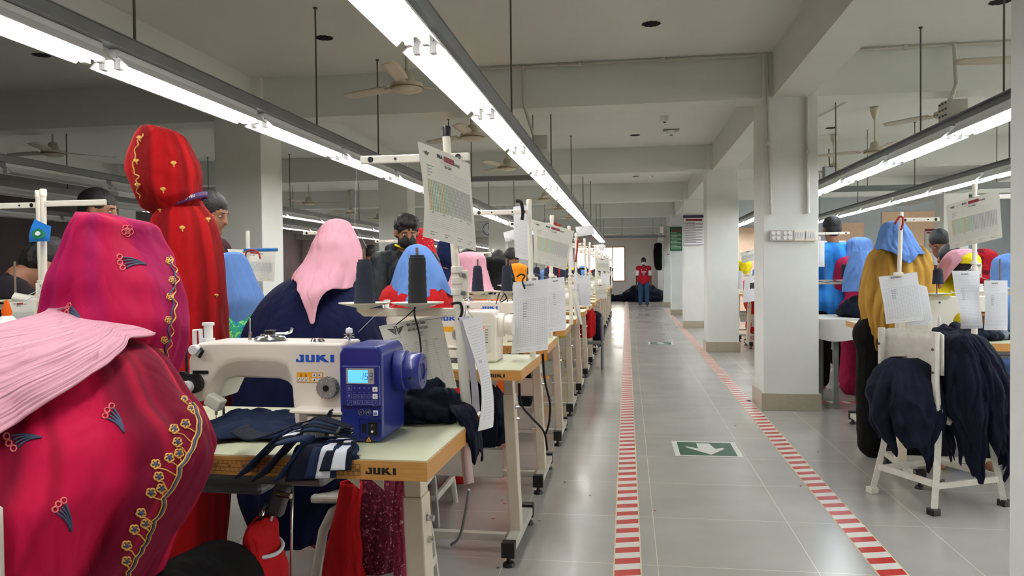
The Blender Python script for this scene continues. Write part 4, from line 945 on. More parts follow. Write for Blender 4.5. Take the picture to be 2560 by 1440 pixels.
def stitch(t,name,bv,lines,mats,sm=True):
    """raised embroidery: each line (list of points in px, radius, material, closed)"""
    mb=MB(M=Matrix.Translation(-Vector(t.location)))
    for pts,r,mi in lines:
        q=[cast(bv,*p,off=r*.55) for p in pts]; q=[x for x in q if x is not None]
        if len(q)>1: mb.tube(q,r,n=5,mi=mi)
    if mb.v: return mb.build(name,mats,t,smooth=True)
def circ(x,y,r,n=10,sq=1): return [(x+r*math.cos(2*PI*i/n),y+r*sq*math.sin(2*PI*i/n)) for i in range(n+1)]
def petals(x,y,r,c1=0,c2=1,w=.0014):
    L=[]
    for k in range(5):
        a=k*2*PI/5+.3; L.append((circ(x+r*.55*math.cos(a),y+r*.55*math.sin(a),r*.42,8),w*1.1,c1))
    L.append((circ(x,y,r*.22,6),w*1.5,c2)); L.append((circ(x,y,r*.42,8),w*1.2,c2)); return L
def paisley(x,y,s,rot=0):
    L=[]
    def T(a,b): return (x+(a*math.cos(rot)-b*math.sin(rot))*s,y+(a*math.sin(rot)+b*math.cos(rot))*s)
    for k in range(4): L.append(([T(-.2+u*1.2,(-.35+.22*k)*(1-u)+.55*u*u) for u in [i/8 for i in range(9)]],.0017,1))
    for a,b in ((-.35,-.45),(-.45,-.12),(-.40,.22)): L+= [(circ(*T(a,b),s*.16,7),.0013,2)]
    return L
def dense(pts,n):
    out=[]; 
    for i in range(len(pts)-1):
        for k in range(n): f=k/n; out.append((pts[i][0]*(1-f)+pts[i+1][0]*f,pts[i][1]*(1-f)+pts[i+1][1]*f))
    return out+[pts[-1]]
def layered(name,c1,c2,c3,su=16,sv=1.1,rough=.75,lo=.40,hi=.60,slope=0):
    """thin cloth falling in single and doubled layers"""
    m=cloth(name,c1,0); nt=m.node_tree; b=nt.nodes['Principled BSDF']; L=nt.links.new
    tc=nt.nodes.new('ShaderNodeTexCoord'); mp=nt.nodes.new('ShaderNodeMapping'); mp.inputs['Scale'].default_value=(su,sv,1); mp.inputs['Rotation'].default_value=(0,0,slope)
    n=nt.nodes.new('ShaderNodeTexNoise'); n.inputs['Scale'].default_value=1.0; n.inputs['Detail'].default_value=1.0; n.inputs['Distortion'].default_value=0
    r=nt.nodes.new('ShaderNodeValToRGB'); e=r.color_ramp.elements; e[0].position=lo; e[0].color=lin(c3); e[1].position=hi; e[1].color=lin(c2); k=e.new((lo+hi)/2); k.color=lin(c1)
    L(tc.outputs['UV'],mp.inputs[0]); L(mp.outputs[0],n.inputs['Vector']); L(n.outputs['Fac'],r.inputs[0]); L(r.outputs[0],b.inputs['Base Color']); return m
m_gold=mat('gold_stitch','#cf9a48',.5); m_bluest=mat('slate_stitch','#3f4a66',.7); m_pinkst=mat('salmon_stitch','#d96a6a',.7)
m_mag=layered('magenta_chiffon','#98082f','#b80d3e','#6e0426',su=21,sv=.35,lo=.42,hi=.57)
m_mag2=layered('magenta_chiffon_head','#a30d48','#b01040','#98104c',su=9,sv=.5,lo=.42,hi=.58)
m_shawl=cloth('pale_pink_shawl','#cf97a6',.04,wu=2.2,wv=12,wrk=.05); m_pink=cloth('pale_pink_cotton','#cf97a6',.05); m_redc=layered('red_georgette','#98090e','#ab0c12','#7c060b',su=14,sv=.5)
m_navy=cloth('navy_cotton','#0c1338',.2); m_navyd2=cloth('dark_navy_knit','#141b33',.15,rough=.75); m_bluesc=cloth('blue_cotton','#5f83c0',.06)
m_blackc=cloth('black_cloth','#070708',.2); m_yelc=cloth('yellow_cotton','#d8c41d',.08); m_orangec=cloth('orange_cotton','#e0601c',.1); m_redc2=cloth('plain_red_cotton','#b3151a',.12)
# ---- 1: woman in magenta at the near machine
B=(-.98,1.12,0)
J=sitJ(-.98,1.12,PI/2,.45,hz=.45,neck=.47,bow=.75,reach=.50,hand=.84); J['hea']=at(285,745,1.35); J['nec']=J['hea']+Vector((.0,-.09,-.12))
J['elR']=Vector((-.86,1.26,.80)); J['wrR']=Vector((-1.03,1.58,.84)); J['elL']=Vector((-1.2,1.3,.8)); J['wrL']=Vector((-1.05,1.62,.83))
t,J,P,R=person('woman seated with magenta embroidered headscarf and pale pink shawl, back turned',J,B,vox=.010,k=.80,face=False)
trousers(t,J,m_blackc,grow=.03)
shirt(t,J,m_blackc,'kameez',1.75,.012,skirt=.4)
BODY=sil([(787,150,205,1.24,.05),(799,95,240,1.24,.085),(824,20,292,1.23,.11),(845,-20,335,1.22,.13),(870,-60,380,1.21,.15),(905,-95,418,1.20,.17),(950,-125,445,1.19,.19),(1000,-145,473,1.18,.20),(1050,-158,514,1.17,.21),(1110,-165,536,1.16,.22),(1168,-170,544,1.15,.235),(1230,-175,522,1.14,.24),(1300,-180,492,1.13,.24),(1370,-180,462,1.12,.24),(1440,-180,432,1.11,.24),(1560,-180,400,1.10,.24)])
wearing(t,'shoulder_drape',BODY,m_mag,nu=150,nv=90,folds=((9,.07,.6,-.35),(17,.028,1.2,.3),(5,.05,2,.2)),env=.9,nz=.006,nsc=5,seed=1,sharp=2.2)
sd=WORN
wearing(t,'headscarf',sil([(533,222,272,1.36,.02),(536,205,300,1.365,.05),(542,192,335,1.37,.08),(551,184,372,1.37,.105),(565,175,397,1.37,.125),(600,160,410,1.37,.14),(650,143,428,1.37,.15),(700,128,442,1.36,.155),(750,118,455,1.36,.155),(800,114,463,1.35,.155),(850,128,464,1.35,.15),(900,160,455,1.35,.14),(960,220,440,1.35,.12)]),m_mag2,nu=130,nv=64,folds=((7,.05,2.6,.5),(15,.03,.2,-.6),(4,.04,1,.3)),env=.8,nz=.010,nsc=7,seed=5,sharp=1.9)
hs=WORN
def hemP(a):
    a=(a+PI)%(2*PI)-PI
    if a>-.1: return .245 if a<1.2 else .245+.4*min(1,(a-1.2)/1.5)
    return min(.64,.245-.215*(a+.1))
wearing(t,'pink_shawl',[(z_+.014,x_,y_,rx_+.021,ry_+.021) for z_,x_,y_,rx_,ry_ in BODY],m_shawl,vfold=(8,.02,.9),nu=170,nv=80,hem=hemP,folds=((9,.07,.6,-.35),(17,.028,1.2,.3),(5,.05,2,.2)),env=.9,nz=.006,nsc=5,seed=1,sharp=2.2)
WORN['label']='pale pink cotton shawl laid over the shoulders'
bb=bvh_of(sd); bh=bvh_of(hs); L=[]
bl=[(478,1008),(490,1035),(496,1065),(486,1101),(470,1137),(447,1168),(437,1206),(406,1245),(404,1276),(383,1302),(370,1338),(355,1368),(339,1394),(319,1430),(312,1460)]
D=dense(bl,12)
for off,r,mi in ((0,.0022,1),(5.5,.0015,0),(-5.5,.0015,0)):
    L.append(([(x+off+4*abs(math.sin(i*PI/12)),y) for i,(x,y) in enumerate(D)],r,mi))
for i,(x,y) in enumerate(((434,1073),(463,1060),(442,1106),(446,1134),(422,1145),(389,1161),(396,1192),(402,1221),(377,1232),(352,1282),(362,1309),(335,1323),(316,1363),(315,1402),(476,1022),(460,998))):
    L+=petals(x,y,12 if i<14 else 8,0,1); j=min(range(len(D)),key=lambda q:(D[q][0]-x)**2+(D[q][1]-y-16)**2); L.append((dense([(x,y+8),((x+D[j][0])/2,y+14),D[j]],3),.0012,0))
for x,y,s,ro in ((283,1040,44,.5),(45,1100,52,-.6),(158,1278,46,.7)): L+=paisley(x,y,s,ro)
stitch(t,'border_embroidery',bb,L,[m_gold,m_bluest,m_pinkst])
L=[]; D=dense([(424,640),(438,672),(444,700),(432,735),(440,770),(430,812),(428,850),(418,885),(405,915)],8)
L.append(([(x+4*math.sin(i*.9),y) for i,(x,y) in enumerate(D)],.0016,0)); L.append(([(x-7+3*math.sin(i*.7),y) for i,(x,y) in enumerate(D)],.0018,1))
for x,y in ((422,652),(430,700),(424,742),(420,800),(410,850),(400,880),(416,905)): L+=petals(x,y,9,0,0,.0012)
L+=paisley(318,655,42,-.35)+[(a,b*.6,2) for a,b,c in petals(318,577,16,2,2)]+paisley(180,778,30,.3)
stitch(t,'head_embroidery',bh,L,[m_gold,m_bluest,m_pinkst])
# ---- 2: standing woman in red
X2=at(460,600,2.5).x
J=standJ(X2,2.52,PI*.42,1.60,bow=.35); J['hea']=at(412,425,2.46); J['nec']=at(455,530,2.5)
for q,sx in (('L',-.05),('R',.05)): J['sh'+q]=Vector((X2+sx,2.52,1.27)); J['el'+q]=Vector((X2+sx,2.56,1.02)); J['wr'+q]=Vector((X2+sx*.4,2.60,.95)); J['hi'+q]=Vector((X2+sx*.6,2.52,.85)); J['kn'+q]=Vector((X2+sx*.7,2.52,.46)); J['an'+q]=Vector((X2+sx*.7,2.52,.09))
t,J,P,R=person('standing woman wrapped in a red gold-flowered drape with purple lanyard at the nape',J,(X2,2.52,0),vox=.012,k=.86,face=False)
wearing(t,'drape',sil([(478,452,488,2.5,.04),(492,430,502,2.5,.07),(508,424,510,2.5,.09),(528,398,524,2.5,.11),(555,378,540,2.5,.13),(600,366,553,2.5,.145),(650,360,560,2.5,.15),(720,360,566,2.5,.155),(800,362,567,2.5,.16),(900,362,570,2.5,.165),(1000,362,578,2.5,.17),(1150,362,575,2.5,.17),(1300,365,570,2.5,.17),(1450,370,560,2.5,.17)]),m_redc,nu=120,nv=90,folds=((11,.028,.4,.25),(5,.035,1.6,-.2),(23,.006,0,.1)),env=.5,nz=.007,nsc=6,seed=9,sharp=1.6)
dr=WORN
wearing(t,'headcloth',sil([(314,366,384,2.45,.02),(320,352,424,2.45,.06),(338,338,460,2.45,.09),(365,328,480,2.45,.105),(400,320,496,2.45,.115),(435,320,501,2.45,.12),(465,330,500,2.45,.12),(492,341,499,2.45,.11),(515,353,490,2.46,.09),(531,375,470,2.47,.06),(538,395,455,2.48,.03)]),m_redc,nu=110,nv=50,folds=((7,.018,.8,1.6),(12,.008,0,1.9)),env=1.2,nz=.008,nsc=8,seed=4,sharp=1.6)
hc=WORN
m_lany=mat('purple_lanyard','#4a2560',.6)
a=at(425,517,2.40)-Vector(t.location); b=at(490,494,2.42)-Vector(t.location); c=(a+b)/2+Vector((-.012,.06,.015)); rx=(b-a).length/2+.004
def LB(u,v,off=0):
    an=-PI+PI*2*u; x=math.cos(an)*(rx+off)+math.sin(an)*0; q=(b-a).normalized(); y=math.sin(an)*(.09+off)
    return c+q*x+Vector((0,y*.8,0))+Vector((0,0,(v-.5)*.021-.012*math.sin(an)*-1))
lb=MB(); lb.grid(lambda u,v:LB(u,v),48,2,closed_u=True); A=Art(lambda u,v,off=0:LB(u,v,off+.003)); A.mb=lb
vs,fs=text('M&A Composite',.8); lb.add([LB(.40-x*.030,.82-y*1.0,.004) for x,y in vs],fs,1)
lb.build('lanyard',[m_lany,m_paper],t,smooth=True,solid=.0015)
bd=bvh_of(dr);bh=bvh_of(hc); L=[];L2=[]
def sprig(x,y,s): 
    o=[]
    for k in range(5): a=-PI/2+(k-2)*.55; o.append(([(x,y+s*.4),(x+s*.45*math.cos(a),y+s*.2+s*.35*math.sin(a)),(x+s*.7*math.cos(a),y+s*.1+s*.6*math.sin(a))],.0026,0)); 
    o.append(([(x,y+s*.4),(x+2,y+s*.9)],.0022,0)); return o
for x,y in ((433,408),(407,473)): L+=sprig(x,y,11)
D=dense([(358,335),(347,352),(341,372),(336,400),(334,430),(346,440),(343,455),(345,480),(352,495)],4); L.append(([(x+3*math.sin(i*1.3),y) for i,(x,y) in enumerate(D)],.0024,0))
for x,y in ((350,345),(342,402),(345,462)): L+=sprig(x,y,10)
for x,y,s in ((455,570,11),(519,548,9),(534,540,6),(540,738,7),(489,872,10),(400,525,6)): L2+=sprig(x,y,s)
stitch(t,'head_sprigs',bh,L,[m_gold]); stitch(t,'gold_sprigs',bd,L2,[m_gold])
# ---- 3: woman in navy with pink headscarf
J=sitJ(-1.1,2.62,PI/2,.35,hz=.47,neck=.46,bow=.6,reach=.40); J['hea']=at(842,618,2.72); J['nec']=at(830,700,2.66)
t,J,P,R=person('woman in wide navy cloak with pale pink headscarf tapering to a point',J,(-1.1,2.62,0),vox=.012,k=.9,face=False)
m_flo=printed('pink_floral','#a8496a',(('#7d2038',42,.58),('#e3b3c4',60,.66)))
shirt(t,J,m_flo,'floral_skirt',1.5,.02,skirt=.85)
wearing(t,'navy_cloak',sil([(668,800,870,2.66,.06),(684,752,900,2.66,.11),(705,706,918,2.65,.15),(735,668,936,2.64,.18),(775,636,952,2.62,.20),(820,612,963,2.6,.21),(870,600,972,2.6,.22),(930,592,980,2.6,.22),(1010,588,984,2.6,.22),(1080,592,985,2.6,.22),(1150,600,975,2.6,.22),(1240,610,900,2.6,.20),(1330,640,850,2.6,.17)]),m_navy,nu=110,nv=60,folds=((9,.05,.3,.1),(19,.02,1,.2)),env=.9,nz=.008,seed=2)
def hemK(a): return .70+.34*gauss(a,-1.45,.30)+.05*gauss(a,-.6,.5)-.05*gauss(a,-2.3,.3)
wearing(t,'pink_headscarf',sil([(547,834,852,2.70,.015),(553,815,872,2.70,.05),(575,797,887,2.70,.09),(605,783,897,2.69,.115),(640,770,903,2.68,.125),(670,752,906,2.66,.14),(700,738,908,2.63,.17),(730,735,908,2.60,.19),(765,742,900,2.59,.195),(800,745,900,2.58,.20)]),m_pink,nu=110,nv=60,hem=hemK,folds=((5,.06,.9,.5),(11,.03,1,-.5),(19,.012,0,.5)),env=.8,nz=.012,nsc=7,seed=8)
# ---- 4: woman in red with blue headscarf
J=sitJ(-1.07,3.72,PI/2,.3,hz=.47,neck=.44,bow=.6,reach=.36); J['hea']=at(1045,660,3.80); J['nec']=at(1042,720,3.76)
t,J,P,R=person('woman in red with light blue headscarf behind the near cones',J,(-1.07,3.72,0),vox=.014,k=.9,face=False)
shirt(t,J,m_redc2,'red_kameez',1.5,.02,skirt=.9,vox=.016)
wearing(t,'red_dress',sil([(700,1000,1085,3.76,.08),(715,968,1110,3.75,.13),(735,952,1122,3.74,.16),(760,946,1130,3.72,.17),(800,944,1134,3.7,.18),(880,942,1136,3.7,.18),(960,945,1135,3.7,.18)]),m_redc2,nu=80,nv=40,folds=((9,.04,.3,.1),),seed=3)
def hemB(a): return .80+.12*gauss(a,-1.8,.5)-.12*gauss(a,-.5,.4)
wearing(t,'blue_headscarf',sil([(611,1034,1050,3.78,.02),(618,1018,1068,3.78,.06),(640,1003,1086,3.78,.095),(668,992,1100,3.77,.115),(700,982,1113,3.76,.135),(728,970,1123,3.75,.16),(752,962,1127,3.74,.175),(785,958,1127,3.73,.185)]),m_bluesc,nu=90,nv=50,hem=hemB,folds=((8,.04,.9,.4),(15,.02,1,-.5)),env=.8,nz=.009,seed=6)
# ---- 5: woman with green print, blue scarf and lime border (faces the dim side)
X5=at(595,760,3.25).x
J=sitJ(X5,3.30,PI*1.02,.25,hz=.47,neck=.46,bow=.35,reach=.36); J['hea']=at(578,712,3.28); J['nec']=at(608,760,3.28)
t,J,P,R=person('woman in green patterned dress with blue scarf and patterned mask',J,(X5,3.30,0),vox=.010,k=.78,mask=printed('mask_print','#c2626c',(('#e8d9d4',60,.52),)),eyes=True)
m_grn=printed('green_print','#2c8f74',(('#7cc36a',40,.58),('#1f6f9c',30,.6)))
blob('hair',[('e',P(0,-.012,.035),(.062,.076,.066),R)],.008,m_hair,t,smooth=2)
shirt(t,J,m_grn,'green_dress',1.6,.03,skirt=.9)
wearing(t,'blue_scarf',sil([(630,572,598,3.27,.03),(636,552,610,3.27,.07),(655,538,622,3.28,.10),(690,530,637,3.29,.115),(720,528,650,3.3,.13),(750,530,659,3.3,.14),(790,540,645,3.3,.13),(835,550,634,3.3,.11)]),m_bluesc,nu=90,nv=50,folds=((7,.03,.9,.4),(15,.015,1,-.5)),env=.8,nz=.006,seed=12,a0=-2.45,a1=2.2)
wearing(t,'lime_edge',sil([(634,566,592,3.25,.03),(642,548,600,3.26,.07),(665,537,612,3.26,.095),(700,532,622,3.27,.105),(735,531,626,3.27,.11),(800,545,612,3.27,.10)]),cloth('lime_cotton','#a9bd1c',.05),nu=30,nv=30,folds=((7,.02,.9,.4),),nz=.003,seed=13,a0=-2.85,a1=-2.3)
# ---- 6: men behind on the inner side
def man(label,px,py,Y,ang,shirtm,h=1.62,bow=.2,hair=True,mask=None,arms=(.3,.3),lean=0,skin=None,vox=.011,k=1.0,dz=0,trm=None,eyes=True,sleeve=1.95):
    q=at(px,py,Y); d=Vector((math.cos(ang),math.sin(ang),0))
    J=standJ(q.x-d.x*(.02+lean*.4+.13*math.sin(bow)),Y-d.y*(.02+lean*.4+.13*math.sin(bow)),ang,h,bow,lean,arms)
    s=q-J['hea']; 
    for n in ('hea','nec','che','shL','shR','elL','elR','wrL','wrR','wai'): J[n]=Vector(J[n])+Vector((s.x,s.y,s.z))*(1 if n!='wai' else .5)
    base=(J['pel'].x,J['pel'].y,0)
    t,J,P,R=person(label,J,base,skin=skin,vox=vox,hair=hair,mask=mask,eyes=eyes,k=k)
    if shirtm: shirt(t,J,shirtm,'shirt',sleeve,.022,vox=vox)
    trousers(t,J,trm or m_blackc,vox=.014); return t,J,P,R
m_maroon=cloth('maroon_shirt','#3b1a22',.1)
man('man with short dark hair in profile beyond the pink-scarved women',247,530,3.9,math.radians(10),m_maroon,1.66,bow=.15)
man('man whose dark hair shows behind the standing red-draped woman',527,536,4.1,math.radians(0),m_maroon,1.66,bow=.3)
t,J,P,R=man('man with thick black hair bowed low, yellow collar, beside the magenta scarf',112,668,3.05,math.radians(60),cloth('dark_check_shirt','#201c22',.3),1.42,bow=1.0,hair='quiff',lean=.5)
b0=Vector(t.location); blob('yellow_vest',[('c',at(112,750,2.85)-b0,at(100,800,2.8)-b0,.045,.055),('c',at(108,770,2.85)-b0,at(160,780,2.9)-b0,.05,.06)],.010,m_yelc,t,wr=.006)
# ---- 7: man in black jacket and mask
t,J,P,R=man('man in charcoal hooded jacket and black face mask looking down',1016,582,5.25,math.radians(-62),cloth('charcoal_jacket','#1f2226',.15,rough=.55,sheen=0),1.68,bow=.35,hair='quiff',mask=m_maskb,arms=(.5,.4),vox=.009)
g=Vector(J['nec']); blob('hood',[('c',g+Vector((-.10,.02,.0)),g+Vector((.06,.06,.0)),.05,.05),('c',g+Vector((-.09,-.02,-.03)),g+Vector((-.03,-.08,-.10)),.035,.03)],.010,MATS['charcoal_jacket'],t,wr=.004)
MB().tube([g+Vector((.062*math.cos(i*PI/10),.058*math.sin(i*PI/10)-.01,.012-.02*math.cos(i*PI/10))) for i in range(20)],.008,n=6,closed=True).build('yellow_collar',m_yelc,t,smooth=True)
# ---- compact draped operators for the rest of the lines
def operator(label,X,Y,top,wsc,scm,bodm,kind='scarf',seed=0,ang=PI/2,width=.44,pat=None,bow=.6,vox=.018,length=.32,face=False,stand_up=False):
    """seated worker: body plus scarf cone and garment"""
    hz=top-.80
    J=sitJ(X,Y,ang,.3,hz=.47,neck=top-.53-.205,bow=bow,reach=.36)
    if stand_up:
        J=standJ(X,Y,ang,top-.01,bow,.1,(.5,.5),.07)
    t,J,P,R=person(label,J,(X,Y,0),vox=vox,k=.92,face=face,hair=None if kind=='scarf' else True,hands=face)
    d=Vector(J['toe']); h=Vector(J['hea'])
    shirt(t,J,bodm,'dress',1.8,.035,vox=vox,wr=.008,seed=seed,fat=1.1,skirt=.9)
    if kind=='scarf':
        cx,cy=h.x,h.y; zt=top
        rows=[(zt,cx,cy,.02,.02),(zt-.010,cx,cy,.060,.065),(zt-.04,cx,cy,.092,.105),(zt-.12,cx,cy,.102,.115),(zt-.19,cx-d.x*.02,cy-d.y*.02,.118,.125),(zt-.26,cx-d.x*.05,cy-d.y*.05,.155,.15),(zt-length,cx-d.x*.06,cy-d.y*.06,.185,.175)]
        rows=[(a,b,c,e*wsc,f*wsc) for a,b,c,e,f in rows]
        loft('headscarf',rows,scm,t,nu=48,nv=28,folds=((7,.05,seed,.4),(13,.025,seed*2,-.5)),nz=.012,seed=seed)
    return t,J,P
m_orb=cloth('amber_cotton','#e08a1c',.08); m_blk2=printed('black_ringed_print','#0c0d0e',(('#9fb3a6',16,.66),('#0c0d0e',22,.6)))
def opx(label,px,pytop,Y,*a,**k):
    q=at(px,pytop,Y); return operator(label,q.x,Y-.10,q.z,*a,**k)
opx('woman in orange with pale pink headscarf beyond the tilted pole',1164,628,4.95,1.05,m_pink,m_orangec,seed=2,length=.26)
opx('woman in black ringed-print scarf next to the pink-scarved one',1233,640,6.05,1.25,m_blk2,m_blackc,seed=3,length=.33)
opx('woman in amber headscarf behind the second thread stand',1289,658,7.15,.95,m_orb,m_orb,seed=4,length=.4)
t,J,P,R=man('standing figure in navy hood with violet lanyard',1120,640,7.3,PI/2,cloth('navy_jersey','#101b3f',.1),1.55,bow=.2,hair=True,vox=.016,eyes=False)
hh=Vector(J['hea']); loft('hood',[(hh.z+.155,hh.x,hh.y,.03,.03),(hh.z+.14,hh.x,hh.y,.085,.085),(hh.z+.05,hh.x,hh.y,.10,.11),(hh.z-.06,hh.x,hh.y,.105,.11),(hh.z-.13,hh.x,hh.y,.09,.09),(hh.z-.2,hh.x,hh.y,.14,.12)],MATS['navy_jersey'],t,nu=40,nv=24,folds=((7,.03,0,.3),))
man('dark-haired man beyond the navy hood, arm raised',1172,650,8.3,math.radians(-120),m_blackc,1.6,bow=.5,vox=.018,eyes=False)
man('black-haired worker looking down behind the ringed-print scarf',1246,652,9.4,math.radians(-90),m_blackc,1.45,bow=.7,vox=.018,eyes=False)
t,J,P,R=man('worker with yellow stole behind the amber headscarf',1279,650,8.32,math.radians(-80),m_blackc,1.5,bow=.5,vox=.018,eyes=False)
c=Vector(J['che']); blob('yellow_stole',[('c',c+Vector((-.02,-.08,.16)),c+Vector((.06,-.14,-.15)),.05,.07)],.014,m_yelc,t,wr=.006)
man('small dark-haired worker in pale pink, seen past the pink headscarf tip',928,640,9.0,math.radians(-110),m_pink,1.45,bow=.6,vox=.02,eyes=False)
q=at(1038,592,5.9)
operator('woman in red dotted headscarf behind the masked man',q.x,5.9,at(1038,566,5.9).z,.9,printed('red_dotted','#b01c26',(('#e8d9d4',60,.66),)),m_redc2,seed=7)
cols=[(m_bluesc,m_yelc,'light blue','yellow'),(m_redc2,m_navy,'red','navy'),(m_pink,m_blackc,'pink','black'),(m_navy,m_orangec,'navy','orange'),(m_yelc,m_maroon,'yellow','maroon'),(cloth('violet_cotton','#7a2f86',.1),m_navy,'violet','navy'),(m_bluesc,m_redc2,'light blue','red'),(m_blackc,m_pink,'black','pink')]
for i,y in enumerate(TY[7:]):
    a,b,ca,cb=cols[i%8]; operator('far worker with %s headscarf and %s dress at the %s aisle-side table'%(ca,cb,ORD[i+7]),-1.0-.05*(i%3),y-.30,1.20+.05*(i%3),1,a,b,seed=i,vox=.025)
for i,y in enumerate(INNER[2:]):
    a,b,ca,cb=cols[(i+3)%8]; operator('inner-row worker with %s headscarf and %s dress, %s row'%(ca,cb,ORD[i+2]),-2.45,y-.30,1.14+.04*(i%3),1,a,b,seed=i+20,vox=.025)
# ---- far end: man in red jersey, man in dark jacket
q=at(1609,655,25.6)
m_jers=cloth('red_jersey','#b3202c',.04,sheen=0); m_jean=cloth('blue_jeans','#31506f',.15)
t,J,P,R=man('man in red football shirt with white sleeves, white mask and jeans in the aisle',1609,654,25.6,-PI/2,None,1.68,bow=.1,mask=m_maskw,skin=m_skind,vox=.010,arms=(.05,.05),trm=m_jean)
shirt(t,J,m_jers,'football_shirt',.12,.026,vox=.010)
for s in 'LR': blob('white_sleeve',[('c',Vector(J['sh'+s]),Vector(J['sh'+s]).lerp(Vector(J['el'+s]),.72),.066,.058)],.010,m_maskw,t)
c=Vector(J['che']); A=Art(lambda u,v,off=0:c+Vector((u,-.158-off,v))); A.rect(-.075,-.045,.075,-.015,0); A.rect(-.045,-.085,.045,-.06,0); A.rect(-.09,.035,-.06,.06,0); A.rect(.07,.04,.095,.07,0); A.mb.build('shirt_print',m_maskw,t)
MB().box(c+Vector((.0,-.172,-.10)),(.055,.006,.085)).tube([c+Vector((-.05,-.09,.17)),c+Vector((0,-.168,-.04)),c+Vector((.05,-.09,.17))],.006,n=5).build('badge_and_lanyard',mat('badge_lilac','#8a7ea8',.5),t)
man('man in dark jacket and olive trousers standing by the far window',1512,655,21.4,math.radians(150),cloth('ink_jacket','#1a2430',.1),1.72,bow=.3,vox=.018,arms=(.5,.6),trm=cloth('olive_trousers','#5b5a42',.1),eyes=False)
# ------------------------------------------------------------ sheets of paper and cards
HS=[]
def sheet(label,c,kind='form',curl=.012,name=None,cat='paper',wave=0):
    """c: four world corners tl,tr,br,bl"""
    tl,tr,br,bl=[Vector(x) for x in c]; nrm=(tr-tl).cross(bl-tl).normalized()*-1
    if nrm.dot(Vector((0,0,CAMH))-tl)<0: nrm=-nrm
    t=thing(name or {'tls':'hanging_card','history':'machine_card'}.get(kind,'paper_sheet'),label,cat,tl)
    def fn(u,v,off=0):
        p=(bl*(1-u)+br*u)*(1-v)+(tl*(1-u)+tr*u)*v-tl
        b=curl*(math.sin(PI*u)*.6+math.sin(PI*(1-v))*.5+.25*math.sin(5*v+u*2))+wave*math.sin(v*6.5+u)*(1-v)
        return p+nrm*(b+off)
    A=Art(fn); A.mb.grid(lambda u,v:fn(u,v,0),12,16,0); A.mb.grid(lambda u,v:fn(1-u,v,-.0007),12,16,0)
    if kind=='tls':
        A.poly(wings(.10),1,.12,.90,1); w=1
        A.text('M&A',.30,.90,.062,1,True,sx=.75); A.text('Limited',.62,.885,.055,1,True,sx=.7); A.rect(.42,.885,.62,.945,3,.0012,3)
        A.text('Gazipur, Dhaka, Bangladesh',.33,.855,.028,2,sx=.7); A.text('TLS CARD',.42,.815,.040,1,True,sx=.75)
        for i,s_ in enumerate(('Operator Name','Operation','Machine No','Buyer')): A.text(s_,.10,.775-.035*i,.024,1,sx=.7); A.rect(.28,.772-.035*i,.88,.774-.035*i,2,n=6)
        for i in range(9): 
            v=.62-.040*i; A.rect(.08,v,.94,v+.0035,2,n=6)
        for i in range(30):
            u=.09+.0285*i; m_=5 if i in(0,8) else (4 if i<13 else 6)
            if i<13: A.rect(u,.30,u+.022,.63,m_,.0005,4)
            else: A.rect(u+.002,.31,u+.009,.62,2,.0006,4)
            A.rect(u-.003,.30,u-.001,.63,2,.001,3)
        for i in range(7): A.rect(.08,.27-.022*i,.94,.272-.022*i,2,n=6)
        for i in range(5): A.text(('Date','Defect','QC','Supervisor','Remarks')[i],.12+.17*i,.275,.022,1,sx=.7)
        for i in range(4): A.rect(.10+.23*i,.075,.22+.23*i,.078,1); A.text(('Operator','Quality','In charge','Manager')[i],.11+.23*i,.045,.024,1,sx=.7)
    elif kind=='history':
        A.poly(wings(.26),1,.24,.88,1); A.text('M&A Composite Textile',.42,.925,.055,1,True,sx=.55); A.text('Gazipur, Dhaka, Bangladesh',.42,.895,.026,1,sx=.7); A.text('MACHINE HISTORY CARD',.42,.855,.046,1,True,sx=.60)
        for i,s_ in enumerate(('Name of machine : JUKI','Type : plain','Date : 12.09')): A.text(s_,.10,.79-.035*i,.027,1,sx=.7)
        A.text('J-20MA',.55,.80,.04,1,sx=.8); A.text('4ATC',.56,.765,.04,1,sx=.8)
        for i in range(22): A.rect(.04,.66-.030*i,.96,.6625-.030*i,2,n=5)
        for u in (.04,.28,.46,.58,.78,.96): A.rect(u,.03,u+.005,.70,2,n=8)
        for s_,u in (('NAME OF',.08),('PARTS',.30),('DATE',.48),('MECHANIC',.6),('REMARKS',.8)): A.text(s_,u,.685,.022,1,sx=.7)
    elif kind=='form':
        A.text('M & A CARD LTD',.30,.93,.038,1,True,sx=.9)
        for i in range(6): A.rect(.06,.90-.024*i,.60 if i else .9,.9015-.024*i,2,n=5)
        for i in range(26): A.rect(.06,.74-.026*i,.95,.742-.026*i,2,n=5)
        for i in range(14): A.rect(.06+.068*i,.09,.063+.068*i,.74,2,n=8)
        for i in range(6): A.text(('ee vwu lm','sew mu w','wuw eme','mw uum','ee mnu','uwm we')[i],.25,.68-.036*i,.034,4,sx=.9)
        for i in range(3): A.rect(.1+.3*i,.04,.2+.3*i,.043,1)
    elif kind=='lines':
        for i in range(34): A.rect(.06,.92-.025*i,.94,.922-.025*i,2,n=4)
        A.text('mu wv',.1,.6,.04,4); A.text('5.',.6,.10,.04,4)
    elif kind=='blue':
        A.poly([[(.1,.75),(.8,.80),(.8,.90),(.1,.86)]],0); A.poly([[(.5+.32*math.cos(i*PI/9),.40+.27*math.sin(i*PI/9)) for i in range(18)]],4,off=.0025); A.poly([[(.5+.13*math.cos(i*PI/4),.42+.12*math.sin(i*PI/4)) for i in range(8)]],2,off=.004)
    elif kind=='pink':
        for i in range(7): A.text(('nRs','m','cJ','&','(u)','m','R')[i],.25,.85-.13*i,.3,1,sx=.4)
    elif kind=='dark': A.rect(.5,.5,.9,.75,1)
